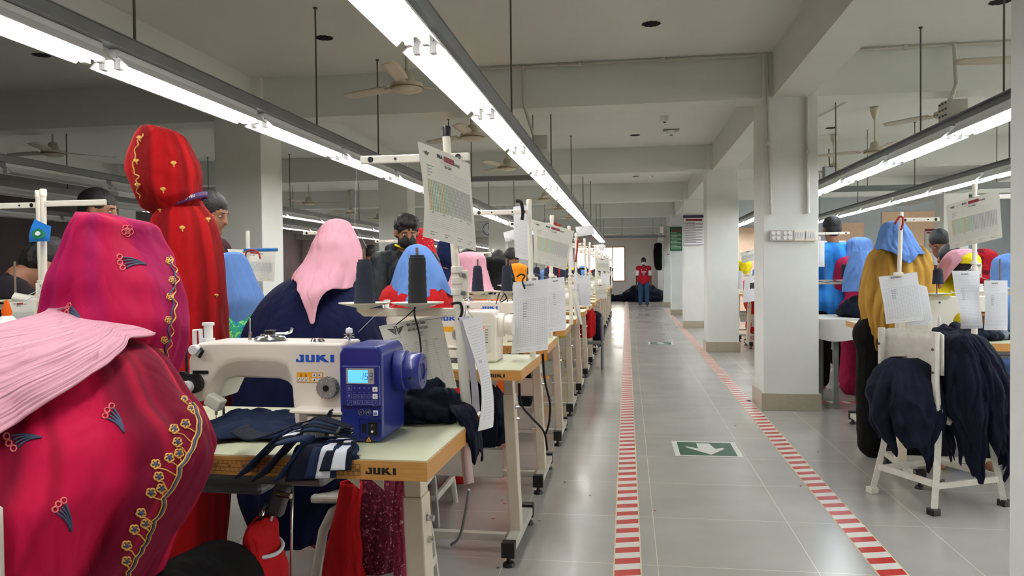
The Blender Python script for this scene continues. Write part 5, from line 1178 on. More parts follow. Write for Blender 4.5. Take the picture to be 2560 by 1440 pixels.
    pal={'blue':[MATS.get('card_blue') or mat('card_blue','#1473c9',.5),m_ink,m_paper,m_red,mat('badge_green','#1a7a55',.5)],'pink':[mat('pale_pink_interlining','#e0c3c4',.8),m_inklight]}.get(kind,[m_card if kind in('tls','history','manila') else m_paper,m_ink,m_inklight,m_red,m_green if kind=='tls' else m_pen,m_orange,m_inklight])
    HS.append((t,(tl+tr)/2+Vector((0,0,-.004)),fn(.5,.985,.002)))
    o=A.mb.build('card' if kind in ('tls','history','blue') else 'page',pal,t,smooth=False); return t
def qs(*a): return [at(x,y,Y) for x,y,Y in a]
def S4(label,p,Y,kind='form',dy=0,**k):
    (a,b),(c,d),(e,f),(g,h)=p
    return sheet(label,qs((a,b,Y),(c,d,Y+dy),(e,f,Y+dy),(g,h,Y)),kind,**k)
sheet('large worn record card hanging from the near tilted pole',qs((1047,353,1.87),(1172,410,2.10),(1188,628,2.10),(1057,592,1.87)),'tls')
sheet('machine history card tied below the near cone arm',qs((947,815,2.06),(1101,788,2.14),(1142,970,2.14),(1010,1000,2.02)),'history',curl=.008)
sheet('curled ruled sheet hanging beside the near pole foot',qs((1163,800,1.93),(1200,782,2.16),(1220,1063,2.14),(1195,1078,1.93)),'lines',curl=.03)
sheet('cream folded sheet behind the curled ruled sheet',qs((1150,793,2.0),(1172,790,2.1),(1196,1020,2.1),(1180,1040,2.0)),'blank')
S4('hand-filled production form clipped to the second stand',((1284,706),(1369,697),(1369,874),(1278,885)),3.44,'form',.12)
S4('second grid form overlapping behind the hand-filled one',((1366,697),(1410,692),(1414,825),(1368,830)),3.62,'form',.2)
sheet('record card with green cells hanging from the third stand',qs((1330,548,4.2),(1435,578,4.6),(1413,676,4.6),(1333,655,4.2)),'tls')
S4('tall white form hanging behind the second pole',((1283,517),(1329,512),(1333,654),(1288,643)),3.66,'lines')
S4('small blank white sheet above the amber headscarf',((1258,581),(1288,573),(1289,598),(1264,606)),4.5,'blank')
S4('blank white sheet hanging under the aisle lamp run',((1438,567),(1482,564),(1486,586),(1444,592)),7.0,'blank')
S4('small tilted white sheet under the last lamps of the run',((1479,613),(1507,610),(1515,615),(1507,627)),12,'blank')
S4('grid form with ink block hanging on the sixth stand',((1432,688),(1474,689),(1477,767),(1435,762)),6.4,'form')
S4('long curled cream sheet hanging below the sixth table form',((1430,722),(1444,725),(1456,811),(1447,810)),6.3,'manila',curl=.04)
S4('greenish record card far along the aisle tables',((1487,644),(1520,647),(1526,679),(1491,677)),10,'tls')
S4('lower record card far along the aisle tables',((1485,712),(1514,709),(1518,746),(1491,747)),9.2,'tls')
S4('pale sheet beside the dark-jacketed man',((1500,684),(1523,684),(1523,714),(1510,713)),11,'blank')
S4('edge-on white card strips by the red-ribboned pole',((1424,598),(1430,600),(1436,668),(1426,672)),5.6,'blank')
S4('record card on the inner stand with blue arm',((568,622),(689,630),(686,704),(600,702)),3.95,'tls',.1)
S4('record card with green and orange cells by the oil bottle',((13,755),(93,752),(93,822),(13,822)),2.15,'tls')
S4('manila card lying slanted behind the left record card',((35,731),(101,741),(99,756),(32,753)),2.5,'manila')
S4('small blue and green tag hanging from the inner stand',((85,547),(129,566),(126,603),(73,605)),2.62,'blue',cat='tag',name='hanging_tag')
CLIPB=S4('filled form on a white clipboard hung on the mustard woman\'s stand',((2197,692),(2292,680),(2310,800),(2215,810)),4.48,'form')
S4('second page hanging askew behind the clipboard',((2262,700),(2317,717),(2333,810),(2264,816)),4.54,'form')
sheet('record card hanging tilted on the stand past the clipboard',qs((2365,513,4.05),(2498,475,3.95),(2506,594,3.95),(2375,624,4.05)),'tls')
S4('long curling form before the pink-scarved machinist',((2380,677),(2448,677),(2452,820),(2401,822)),4.10,'form',wave=.02)
S4('printed machine service card beside the curling form',((2461,701),(2518,701),(2518,825),(2460,825)),4.05,'form')
S4('white sheet showing beside the near column',((2038,602),(2061,602),(2061,667),(2038,667)),7.16,'lines')
S4('tilted record card seen between the first two columns',((1850,632),(1888,622),(1890,650),(1855,658)),9.5,'tls')
S4('white forms hanging low between the first two columns',((1862,692),(1890,690),(1888,752),(1856,757)),9.4,'dark')
S4('inner white form hanging between the first two columns',((1846,676),(1858,680),(1858,728),(1844,722)),9.0,'lines')
# ties and ribbons
m_tie=mat('black_tie','#0c0c0f',.8); m_rib=mat('red_ribbon','#a02a22',.8)
def tie(label,pts,m=m_tie,r=.0025,name='tie_cord',cat='cord'):
    Q=[tuple(p) for p in pts]; pts=[Vector(crom(Q,i/(6*(len(Q)-1)))) for i in range(6*(len(Q)-1)+1)]
    t=thing(name,label,cat,pts[0]); o0=Vector(pts[0]); MB().tube([Vector(p)-o0 for p in pts],r,n=6).build('cord',m,t,smooth=True); return t
tie('black cord looped over the near cone arm',qs((1040,758,2.03),(1036,785,2.03),(1047,830,2.05),(1052,870,2.05),(1052,915,2.05)))
tie('black cord knotted on the near pole',qs((1128,760,2.03),(1150,758,2.03),(1155,780,2.03),(1147,800,2.03)),r=.004)
tie('black cord through the history card',qs((990,812,2.04),(1015,792,2.04),(1040,770,2.04)),r=.0015)
tie('black strap tied round the top of the second pole',qs((1290,503,3.5),(1302,505,3.5),(1307,530,3.5),(1305,550,3.5)),r=.008)
tie('wire loop tangle on the second cone arm',qs((1240,760,3.5),(1252,728,3.5),(1266,745,3.5),(1250,755,3.5),(1262,735,3.5),(1270,755,3.5)),r=.002)
tie('black cord holding the hand-filled form',qs((1292,692,3.43),(1302,686,3.44),(1312,690,3.46),(1306,702,3.43),(1312,722,3.42)),r=.004)
tie('red ribbon hanging from the far aisle pole',qs((1449,598,5.6),(1444,605,5.6),(1443,625,5.6),(1439,655,5.6)),m_rib,.007,'ribbon','ribbon')
tie('red ribbon tied on the clipboard stand',qs((2237,560,4.57),(2248,543,4.57),(2257,545,4.57),(2256,565,4.57),(2252,575,4.57)),m_rib,.006,'ribbon','ribbon')
tie('red ribbon tied on the third stand',qs((1375,562,4.6),(1385,556,4.6),(1395,565,4.6),(1401,560,4.6)),m_rib,.008,'ribbon','ribbon')
tie('black mains cable curving under the second table',qs((1298,960,3.4),(1303,1010,3.5),(1330,1045,3.8),(1360,1080,4.0),(1368,1125,4.1)),r=.006,name='mains_cable')
tie('black mains cable hanging behind the second table leg',qs((1357,885,4.0),(1362,950,4.1),(1375,1010,4.3),(1372,1060,4.4),(1360,1095,4.5)),r=.006,name='mains_cable')
tie('grey cable reaching the floor under the near table',qs((1172,1225,2.6),(1165,1275,2.7),(1150,1340,2.8),(1128,1362,2.85)),m_steel,.006,'mains_cable')
# ------------------------------------------------------------ stools
m_stool=mat('worn_white_paint','#c9c4ba',.5,noise_amt=.18,noise_scale=18)
def stool(label,loc,rz=0):
    t=thing('stool',label,'stool',loc,rz)
    MB().b2((-.17,-.17,.43),(.17,.17,.455)).build('seat',m_stool,t,bevel=.008)
    for sx in (-1,1):
        for sy in (-1,1):
            pts=[(sx*.06,sy*.15,.425),(sx*.10,sy*.155,.40),(sx*.13,sy*.16,.34),(sx*.15,sy*.17,.22),(sx*.17,sy*.19,.0)]
            MB().tube([Vector(p) for p in pts],.016,n=8,flat=.55).build('leg',m_stool,t,smooth='auto')
    for k,(a,b) in enumerate((((-.16,-.178),(.16,-.178)),((-.16,.178),(.16,.178)),((-.16,-.178),(-.16,.178)),((.16,-.178),(.16,.178)))):
        MB().box(((a[0]+b[0])/2,(a[1]+b[1])/2,.13),(max(.02,abs(a[0]-b[0])),max(.02,abs(a[1]-b[1])),.03)).build('stretcher',m_stool,t,bevel=.003)
    return t
st=stool('white-painted arched-leg stool under the navy-cloaked woman',(-.86,2.55,0),.05)
for i,y in enumerate([3.66]+[y-.36 for y in TY[3:]]): 
    o=dup(st,(-1.05,y,0),0,'white stool at the %s aisle-side table'%ORD[i+2]); o['group']='stools along the aisle-side tables'
# ------------------------------------------------------------ worn white chair with garment bundles
m_chair=mat('chipped_white_paint','#d3cec3',.45,noise_amt=.12,noise_scale=25)
def chair(label,loc,rz):
    t=thing('chair',label,'chair',loc,rz); w=.17
    mb=MB(); mb.grid(lambda u,v:Vector(((u-.5)*.37,.012-.03*math.sin(PI*u)*-1*.6,.655+.205*v+(.0 if abs(u-.5)<.44 else -.012*(v>.9)))),12,4); mb.build('backrest',m_chair,t,smooth=True,solid=.012)
    for s in (-1,1):
        MB().tube([(s*w,-.012,.862),(s*w,-.012,.62),(s*w*.99,-.0,.50),(s*w*.98,.05,.44),(s*w,.10,.42)],.019,n=8,flat=.8).build('back_post',m_chair,t,smooth='auto')
        MB().tube([(s*(w-.02),.03,.43),(s*(w-.01),.02,.40),(s*w,.0,.25),(s*(w+.025),-.045,.02)],.020,n=4).build('leg',m_chair,t)
        MB().tube([(s*(w-.02),.33,.43),(s*(w-.01),.34,.40),(s*w,.35,.25),(s*(w+.025),.385,.02)],.020,n=4).build('leg',m_chair,t)
        for y in (-.05,.387): MB().box((s*(w+.026),y,.016),(.045,.045,.032)).build('foot_cap',m_black if not(s<0 and y<0) else m_chair,t,bevel=.003)
        MB().box((s*(w+.012),.17,.13),(.018,.40,.03)).build('side_rail',m_chair,t,bevel=.003)
    for y in (-.025,.365): MB().box((0,y,.14),(2*w,.018,.032)).build('cross_rail',m_chair,t,bevel=.003)
    b=MB()
    for s in (-1,1):
        for z in (.67,.78): b.cyl((s*w,-.032,z),(s*w,-.026,z),.007,n=10)
    b.build('rivets',m_rod,t)
    MB().b2((-.17,.02,.425),(.17,.37,.445)).build('seat',m_chair,t,bevel=.01)
    return t
CR=math.radians(-64); ch=chair('chipped white metal-legged chair loaded with navy cloth',(1.375,4.115,0),CR)
c2=dup(ch,(-.985,.865,0),0,'worn white chair of the magenta-clad woman, back post just in view'); c2.scale=(1,1,1.03)
m_nv=cloth('navy_jersey_cloth','#0d1326',.2,ns=8,rough=.8)
def bundle(label,rows,Y0,folds=((11,.10,.2,.5),(23,.05,1,.3),(5,.07,2,.2)),hem=None,m=None,nu=150,nv=60,nz=.018,name='cloth_bundle',cat='fabric',seed=1,sharp=1.3,env=.35,nsc=9):
    R=sil(rows); z0=min(r[0] for r in R); b=(R[0][1],Y0,z0); t=thing(name,label,cat,b); wearing(t,'draped_cloth',R,m or m_nv,folds=folds,hem=hem,nu=nu,nv=nv,nz=nz,seed=seed,sharp=sharp,env=env,nsc=nsc); return t
def ragged(a): return .86+.07*math.sin(a*5+.7)+.05*math.sin(a*11)+.03*math.sin(a*23+1)+.10*gauss(a,-2.2,.35)
bundle('long navy garments hanging over the right half of the chair',[(832,2395,2420,4.05,.03),(840,2372,2455,4.05,.08),(862,2360,2478,4.05,.12),(900,2352,2498,4.05,.15),(950,2346,2518,4.05,.17),(1000,2345,2532,4.05,.18),(1060,2360,2538,4.05,.18),(1120,2378,2530,4.05,.17),(1190,2385,2515,4.05,.16)],4.05,hem=ragged,seed=2)
def rag2(a): return .74+.26*gauss(a,-1.15,.45)+.04*math.sin(a*9)+.10*gauss(a,-2.6,.3)
bundle('navy cloth slung through the chair under its backrest',[(893,2225,2300,4.13,.04),(905,2208,2340,4.12,.09),(935,2188,2350,4.1,.13),(975,2178,2356,4.08,.15),(1030,2178,2358,4.07,.15),(1080,2195,2352,4.07,.13),(1130,2225,2342,4.06,.10),(1172,2262,2330,4.06,.05)],4.08,hem=rag2,seed=5,folds=((9,.09,.2,1.2),(5,.08,1,-.8),(19,.04,0,.8)))
# ------------------------------------------------------------ cloth heaps
def heap(label,c,rx,ry,h,rz=0,m=None,seed=0,name='cloth_heap',cat='fabric',flat=False,nu=110,nv=44,n=None,vox=None):
    t=thing(name,label,cat,c,rz)
    if flat:
        def S(u,v):
            a=2*PI*u; r=v*(1+.16*math.sin(a*3+seed)+.08*math.sin(a*5+seed*2)); x=rx*r*math.cos(a); y=ry*r*math.sin(a)
            q=Vector((x*7,y*11,seed*3.3)); f=1-2.0*abs(noise.noise(q)); g=1-1.8*abs(noise.noise(q*2.1+Vector((5,1,2))))
            e=(1-v**4); z=h*e*(.25+.6*max(f,0)**1.5+.22*g)+.003
            return Vector((x+rx*.06*f*e,y+ry*.06*g*e,max(z,.002) if v<1 else .001))
        MB().grid(S,nu,nv,closed_u=True).build('folded_cloth',m or m_nv,t,smooth=True,solid=.003); return t
    R_=random.Random(seed); p=[('e',Vector((0,0,h*.30)),(rx*.78,ry*.78,h*.42))]; s_=min(rx,ry,h*1.3); n=n or 16
    for i in range(n):
        a=R_.uniform(0,2*PI); el=R_.uniform(.1,1.35); sp=R_.uniform(.5,1.3); prev=None; r0=s_*R_.uniform(.10,.20); tw=R_.uniform(-.5,.5)
        for k in range(6):
            aa=a+sp*(k/5-.5)*2; ee=el+tw*(k/5-.5); q=Vector((rx*.84*math.cos(aa)*math.cos(ee),ry*.84*math.sin(aa)*math.cos(ee),max(r0*.7,h*.8*math.sin(max(ee,.08)))))
            if prev is not None: p.append(('c',prev,q,r0*(.6+.4*math.sin(k)),r0*(.6+.4*math.sin(k+1))))
            prev=q
    b=blob('folded_cloth',p,vox or max(.005,s_*.05),m or m_nv,t,smooth=3,wr=s_*.10,wrs=2.2/s_,seed=seed)
    for v in b.data.vertices: v.co.z=max(v.co.z,.001)
    return t
m_nvl=cloth('blue_navy_jersey','#162541',.15,ns=8,rough=.8)
heap('navy jersey piece spread under the machine needle',at(610,1078,Z=.789),.16,.115,.045,.25,m_nvl,3,flat=True)
heap('dark navy roll of cloth heaped on the near table corner',(-.53,2.0,.781),.115,.10,.12,.3,m_nv,6,n=22)
bundle('navy cloth end falling off the near table side',[(1008,1110,1165,1.99,.03),(1020,1128,1180,1.98,.05),(1050,1150,1194,1.97,.05),(1090,1160,1202,1.96,.05),(1130,1170,1206,1.96,.04),(1160,1175,1204,1.96,.03)],1.97,nu=60,nv=30,nz=.008,hem=lambda a:.85+.1*math.sin(a*4),seed=7)
sheet('pale pink cloth strip with scribbles hanging off the near table',qs((1150,1088,1.93),(1172,1082,1.93),(1186,1206,1.9),(1160,1214,1.9)),'pink',curl=.01,name='cloth_strip',cat='fabric')
# tied bundle of cut pieces over the table edge
t=thing('cut_piece_bundle','tied fan of navy cut pieces with white facing over the near table edge','fabric',at(760,1130,Z=.782)); o0=Vector(t.location)
def ribbon(name,pts,wd,m,parent,th=.004,off=0,a=0,b=1,n=22):
    P=[Vector(p)-o0 for p in pts]
    def S(u,v):
        x=u*(len(P)-1); q=Vector(crom([tuple(p) for p in P],u)); q2=Vector(crom([tuple(p) for p in P],min(1,u+.02)))-Vector(crom([tuple(p) for p in P],max(0,u-.02)))
        s=Vector(wd(u)); nn=q2.cross(s).normalized(); 
        if nn.z<0 or (abs(nn.z)<.3 and nn.y>0): nn=-nn
        return q+s*((a+(b-a)*v)-.5)+nn*off
    return MB().grid(S,n,4).build(name,m,parent,smooth=True,solid=th)
K=at(880,1108,Z=.80); m_facing=mat('white_interlining','#cfd4de',.9,weave=.3)
EN=[(600,1140,1.60,.786),(612,1186,1.545,0),(655,1206,1.542,0),(708,1196,1.541,0),(752,1203,1.54,0),(800,1196,1.538,0),(838,1176,1.537,0),(860,1150,1.56,0)]
for i,(px,py,Y,z) in enumerate(EN):
    e=at(px,py,Y); up=.0048*(len(EN)-i)
    if i<4:
        m1=at(800-8*i,1088+5*i,Z=.80); m2=at(705-12*i+30,1104+9*i,Z=.80); m3=at(645+14*i,1130+12*i,Z=.80)
        for q_,h_ in ((m1,.022),(m2,.020),(m3,.010)): q_.z=.792+up*.8+h_*.6
        if z==0: m3.y=max(1.575,min(m3.y,1.60))
        pts=[K+Vector((0,0,up-.008)),m1,m2,m3,Vector((e.x,Y,max(e.z,.742) if z==0 else .792+up))]; wv=Vector((.008,.040,.004))
    else:
        edge=Vector((e.x+(K.x-e.x)*.10,1.572,.790+up*.6)); mid=K.lerp(edge,.5); mid.z=.80+up
        pts=[K+Vector((0,.0,up-.008)),mid,edge+Vector((.0,.02,.004)),edge+Vector((0,-.014,0)),Vector((e.x,Y,max(e.z,.735)))]; wv=Vector((.044,.012,0))
    pc=ribbon('cut_piece',pts,lambda u,w=wv:w*(.45+1.0*u),m_nvl if i%2 else m_nv,t,.0045)
    if i in (0,2,5,6): ribbon('white_facing',pts,lambda u,w=wv:w*(.45+1.0*u),m_facing,pc,.001,off=.0014,a=.35,b=.8)
MB().tube([K-o0+Vector((-.03,-.02,.02)),K-o0+Vector((-.025,-.005,.035)),K-o0+Vector((-.01,.012,.02)),K-o0+Vector((-.03,.02,.0))],.004,n=6).build('black_tie',m_black,t,smooth=True)
# red cloth bag and knee lifter under the near table
t=bundle('red cloth bag tied with white elastic under the near table',[(1296,632,662,1.62,.02),(1303,618,678,1.62,.05),(1325,608,692,1.62,.065),(1362,606,698,1.62,.06),(1400,588,708,1.62,.075),(1450,572,716,1.62,.085),(1520,565,720,1.62,.09)],1.62,m=m_redc2,nu=80,nv=40,nz=.006,folds=((7,.06,.2,.5),(13,.03,1,.3)),name='cloth_bag',cat='bag',seed=3)
q=at(655,1363,1.62)-Vector(t.location); MB().tube([q+Vector((.043*math.cos(a),.050*math.sin(a),.006*math.sin(a)-.01*math.cos(a))) for a in [i*PI/14 for i in range(28)]],.0045,n=6,closed=True).build('elastic_band',m_facing,t,smooth=True)
t=thing('knee_lifter','chrome knee lifter with rod beneath the near table','machine part',at(700,1212,1.68)); o0=Vector(t.location)
MB().tube([Vector(p)-o0 for p in qs((668,1262,1.66),(655,1285,1.64),(657,1305,1.64),(690,1245,1.67),(720,1232,1.68))][:3],.006,n=8).build('bent_bar',m_chrome,t,smooth=True)
MB().tube([Vector(p)-o0 for p in qs((731,1210,1.7),(729,1330,1.7),(727,1480,1.7))],.0035,n=8).build('treadle_rod',m_chrome,t,smooth=True)
M_=Matrix.Translation(at(698,1250,1.66)-o0)@Matrix.Rotation(.3,4,'Y'); MB(M=M_).box((0,0,0),(.035,.03,.07)).build('bracket',m_dkgrey,t,bevel=.006); MB(M=M_).cyl((0,-.02,.02),(.035,-.03,.03),.006).cyl((0,-.02,-.03),(0,-.02,-.055),.005).build('bracket_bolts',m_chrome,t,smooth='auto')
# clothes of the navy-cloaked woman seen under the table
bundle('dark crimson floral skirt seen behind the stool under the near table',[(1190,870,985,2.36,.06),(1230,865,1000,2.35,.07),(1300,870,1005,2.34,.07),(1380,880,1003,2.34,.07),(1420,890,995,2.34,.06)],2.36,m=printed('crimson_floral','#551529',(('#8c3a56',80,.6),('#c98a9c',130,.66))),nz=.006,nu=80,nv=30,name='skirt_drape',folds=((9,.05,0,.2),))
bundle('bright pink floral cloth hanging by the near table leg',[(1190,990,1024,2.1,.02),(1260,985,1032,2.1,.03),(1350,986,1036,2.1,.035),(1432,985,1038,2.1,.035)],2.1,m=printed('bright_pink_floral','#a8405e',(('#e8b6c6',90,.64),('#8a1f3c',120,.62))),nz=.004,nu=50,nv=24,name='skirt_drape',folds=((7,.08,0,.2),))
bundle('plain red cloth falling between the stool legs',[(1205,850,905,2.28,.03),(1260,842,908,2.28,.03),(1350,822,910,2.28,.035),(1440,805,912,2.28,.04),(1520,800,912,2.28,.04)],2.28,m=m_redc2,nz=.004,nu=50,nv=24,name='skirt_drape',folds=((7,.08,0,.2),))
bundle('black garment hanging under the second table',[(955,1160,1235,3.35,.06),(1000,1155,1250,3.35,.08),(1060,1155,1262,3.35,.08),(1110,1165,1260,3.35,.08)],3.35,nu=60,nv=24,m=m_nv)
# oil bottle
q=at(18,832,2.0); t=thing('oil_bottle','white oil bottle with blue label at the picture edge','bottle',(q.x,2.0,TH+.001)); hh=at(18,790,2.0).z-TH
MB().lathe([(.0,0),(.028,0),(.030,.01),(.030,hh-.02),(.018,hh-.004),(.012,hh),(.0,hh)],n=24).build('bottle_body',m_fixt,t,smooth='auto'); MB().lathe([(.0,hh),(.012,hh),(.014,hh+.012),(.004,hh+.045),(0,hh+.046)],n=14).build('cap',m_orangec,t,smooth='auto')
A=Art(lambda u,v,off=0:Vector((.0305*math.sin(u),-.0305*math.cos(u)-off,v))); A.rect(-.6,hh*.3,.6,hh*.62,0,n=6); A.poly([[(x*11-.45,y) for x,y in p] for p in juki(.08,.018)],1,0,hh*.42,off=.0016); A.mb.build('label',[m_inklight,m_logo],t)
# ------------------------------------------------------------ goods by the aisle and at the far end
bundle('red garments piled on the grey stand beside the aisle',[(764,1452,1476,9.3,.08),(775,1444,1483,9.3,.12),(800,1441,1484,9.3,.14),(842,1443,1484,9.3,.14)],9.3,m=m_redc2,nu=50,nv=20,nz=.02)
t=thing('garment_stand','grey steel stand holding red garments beside the aisle','stand',(-.42,9.4,0)); 
for sx in (-.1,.1):
    for sy in (-.12,.12): MB().cyl((sx,sy,0),(sx,sy,.62),.016,n=8).build('leg',m_steel,t)
MB().b2((-.12,-.14,.3),(.12,.14,.32)).build('shelf',m_steel,t)
bundle('navy cut garments hanging off the far table end',[(778,1482,1494,10,.06),(790,1481,1502,10,.10),(830,1482,1507,10,.10),(868,1486,1505,10,.08)],10,nu=50,nv=20,nz=.02,hem=lambda a:.85+.12*math.sin(a*5))
hsh=bundle('black shirt hung on the fifth column',[(607,1642,1652,25.42,.05),(612,1636,1655,25.42,.08),(640,1634,1655,25.42,.1),(668,1637,1655,25.42,.1),(676,1645,1654,25.42,.06)],25.42,m=m_blackc,nu=40,nv=16,nz=.01,folds=((7,.05,0,.2),),name='hanging_shirt',cat='shirt')
MB().cyl(Vector((.98,25.44,at(1645,606,25.42).z+.02))-hsh.location,Vector((1.13,25.53,at(1645,606,25.42).z+.02))-hsh.location,.008,n=8).build('hook',m_rod,hsh)
heap('low dark cloth heap on the floor along the far wall',(-.5,30.3,.0),1.0,.35,.25,0,m_nv,2)
heap('tall dark cloth heap behind the man in the red shirt',(.55,29.8,.0),1.0,.5,.75,0,m_nv,8)
# ------------------------------------------------------------ beyond the columns
def tableR(label,x,y,rz=PI): 
    o=dup(T1,(x,y,0),rz,label); return o
tableR('sewing table beside the chipped chair, beech edge towards the chair',1.46,4.88)
tableR('sewing table under the ochre drape beyond the clipboard',1.60,6.13)
for i,y in enumerate((8.4,9.4,10.6,11.8,13.0,14.2)):
    o=tableR('sewing table beyond the columns, %s further row'%ORD[i],1.72,y+.58); o['group']='tables beyond the columns'
    o=dup(MP,(2.82,y+.30,TH+.001),PI,'white machine beyond the columns, %s further row'%ORD[i]); o['group']='machines beyond the columns'
    o=dup(SP,(1.95,y+.1,TH),PI,'thread stand beyond the columns, %s further row'%ORD[i]); o['group']='thread stands beyond the columns'
    if i>0:
        a,b,ca,cb=cols[(i+1)%8]; operator('worker beyond the columns with %s headscarf and %s dress, %s further row'%(ca,cb,ORD[i]),2.35,y+.85,1.20,1,a,b,seed=i+40,vox=.025,ang=-PI/2)
MR=dup(MP,(2.10,4.86,TH+.001),PI,'white machine seen from the rear before the pink-and-yellow machinist')
dup(MP,(2.80,4.86,TH+.001),PI,'white machine rear at the picture edge beside the service card')
dup(T1,(2.72,4.88,0),PI,'sewing table at the picture edge with plastic-wrapped parts')
dup(MP,(2.5,6.0,TH+.001),PI,'white machine on the table beyond the mustard drape')
sa,_=stand('thread stand carrying the clipboard before the mustard-clad woman',(at(2243,690,4.62).x,4.62,TH),lean=(.02,0),h=at(2254,540,4.62).z-TH,low=.22,up=at(2257,548,4.62).z-TH-.005,upx=(.0,.20),side=1,arm_len=.27,plates=(.20,),cap=WH)
cone('navy thread cone before the ochre drape',(at(2345,710,4.62).x,4.62,at(2345,710,4.62).z),m_navyt,r0=.030,r1=.024,h=.085)
sb,_=stand('thread stand behind the tilted record card',(at(2436,800,4.30).x,4.30,TH),lean=(0,0),h=at(2433,470,4.30).z-TH,low=.255,up=at(2500,492,4.30).z-TH,upx=(.0,.26),side=1,arm_len=.24,plates=(.12,),cap=WH)
sc_,_=stand('thread stand in front of the man in the bright blue shirt',(at(2035,800,7.25).x,7.25,TH),h=at(2035,530,7.25).z-TH,low=at(2060,702,7.25).z-TH-.02,up=.70,upx=(0,.30),side=1,arm_len=.34,plates=(.10,.25),cap=WH)
cone('navy thread cone in front of the blue-and-pink scarves',(at(2110,692,7.25).x,7.25,at(2110,692,7.25).z),m_navyt,r0=.028,r1=.022,h=.11)
# clipboard
MB().box((0,0,0),(.05,.014,.022)).build('clip',WH,CLIPB,bevel=.004).location=at(2246,686,4.465)-Vector(CLIPB.location)
# mustard woman
m_must=two_tone('mustard_cotton','#a87f33','#bd9344','#7d5a1e',scale=6,stretch=(1.5,1,.15))
XM=at(2238,700,5.05).x
J=standJ(XM,5.1,PI/2,1.42,bow=.5,lean=.2); J['hea']=at(2245,610,5.1); J['nec']=at(2243,668,5.07)
for q_,sx in (('L',-.12),('R',.12)): J['sh'+q_]=Vector((XM+sx,5.1,1.14)); J['el'+q_]=Vector((XM+sx,5.16,.95)); J['wr'+q_]=Vector((XM+sx*.5,5.25,.9))
t,J,P,R=person('woman with back turned, light blue headscarf over a mustard drape',J,(XM,5.1,0),vox=.014)
trousers(t,J,m_blackc,grow=.05)
wearing(t,'mustard_drape',sil([(608,2215,2280,5.08,.07),(618,2190,2310,5.08,.11),(640,2172,2325,5.07,.15),(680,2162,2336,5.05,.17),(720,2156,2336,5.05,.18),(760,2154,2325,5.05,.18),(800,2160,2290,5.05,.17),(840,2166,2262,5.05,.15),(872,2172,2240,5.05,.12)]),m_must,nu=140,nv=60,folds=((17,.075,.3,.15),(9,.06,1,-.1),(29,.03,0,.1)),env=.35,nz=.008,seed=3,sharp=1.5)
def hemR(a): return .80+.20*gauss(a,-1.75,.35)-.12*gauss(a,-2.8,.5)
wearing(t,'blue_headscarf',sil([(553,2222,2252,5.08,.03),(558,2210,2262,5.08,.07),(575,2200,2275,5.08,.10),(600,2192,2288,5.07,.125),(622,2185,2303,5.05,.15),(640,2190,2312,5.04,.175),(660,2200,2312,5.03,.185)]),m_bluesc,nu=110,nv=50,hem=hemR,folds=((9,.06,.9,.4),(17,.03,1,-.5)),env=.7,nz=.010,seed=9)
bundle('black cloth trailing under the mustard-clad woman',[(858,2170,2235,5.1,.1),(900,2165,2240,5.1,.12),(960,2166,2238,5.1,.12),(1008,2172,2232,5.1,.1)],5.1,m=m_blackc,nu=90,nv=30,nz=.010,name='skirt_drape')
# bright blue shirt man
m_bl=two_tone('bright_blue_shirt','#2a7fd0','#3a92e2','#1c62ad',scale=5,stretch=(2,1,.4))
t,J,P,R=man('man in bright blue shirt seen from behind next to the near column',2079,574,7.9,PI/2+.2,m_bl,1.62,bow=.15,vox=.012,eyes=False)
# blue and pink scarves
q=at(2150,640,6.0); t,J,P=opx('woman in magenta with twisted blue scarves beside the bright blue shirt',2150,592,7.75,1.1,m_bluesc,cloth('magenta_cotton','#9a1c43',.1),seed=11,vox=.014,bow=.8,stand_up=True)
bundle('blue and yellow shawl ends falling beside the mustard drape',[(628,2128,2172,7.0,.10),(655,2120,2176,7.0,.13),(690,2112,2176,7.0,.14),(728,2106,2168,7.0,.12)],7.0,m=m_bluesc,nu=60,nv=24,nz=.012,folds=((9,.08,0,.8),),name='shawl_end')
# man reading behind
man('black-haired man bent over his work behind the record card',2348,610,7.4,-PI/2-.3,cloth('grey_shirt','#8e8e8c',.1),1.5,bow=.6,vox=.014)
man('dark-haired worker between the mustard drape and pink scarf',2372,650,6.9,-PI/2,m_maroon,1.35,bow=.9,vox=.016,eyes=False)
# pink and yellow machinist leaning in
XP=at(2390,700,5.0).x
J=sitJ(XP,5.25,-PI/2-.1,.45,hz=.47,neck=.42,bow=.95,reach=.42,hand=.86); J['hea']=at(2415,672,5.0); J['nec']=at(2395,668,5.12)
J['elR']=at(2338,778,4.95); J['wrR']=at(2376,748,5.06); J['shR']=at(2345,712,5.15)
t,J,P,R=person('machinist in yellow with pale pink scarf bending low over her machine',J,(XP,5.25,0),vox=.010,k=.9)
shirt(t,J,m_yelc,'yellow_kameez',.7,.012,vox=.012,fat=.85); trousers(t,J,m_blackc,grow=.03)
blob('hair',[('e',P(0,.0,.03),(.078,.092,.078),R)],.008,m_hair,t,smooth=2)
def hemY(a): return .28+.72*gauss(a,-2.85,.75)+.5*gauss(a,2.1,.8)
wearing(t,'pink_scarf',sil([(622,2398,2425,5.02,.03),(626,2380,2437,5.02,.07),(638,2364,2448,5.03,.11),(656,2352,2452,5.04,.13),(680,2340,2450,5.06,.14),(705,2332,2440,5.08,.15),(735,2324,2430,5.10,.15)]),m_pink,nu=90,nv=44,hem=hemY,folds=((9,.04,.9,.4),(15,.03,1,-.5)),nz=.008,seed=15)
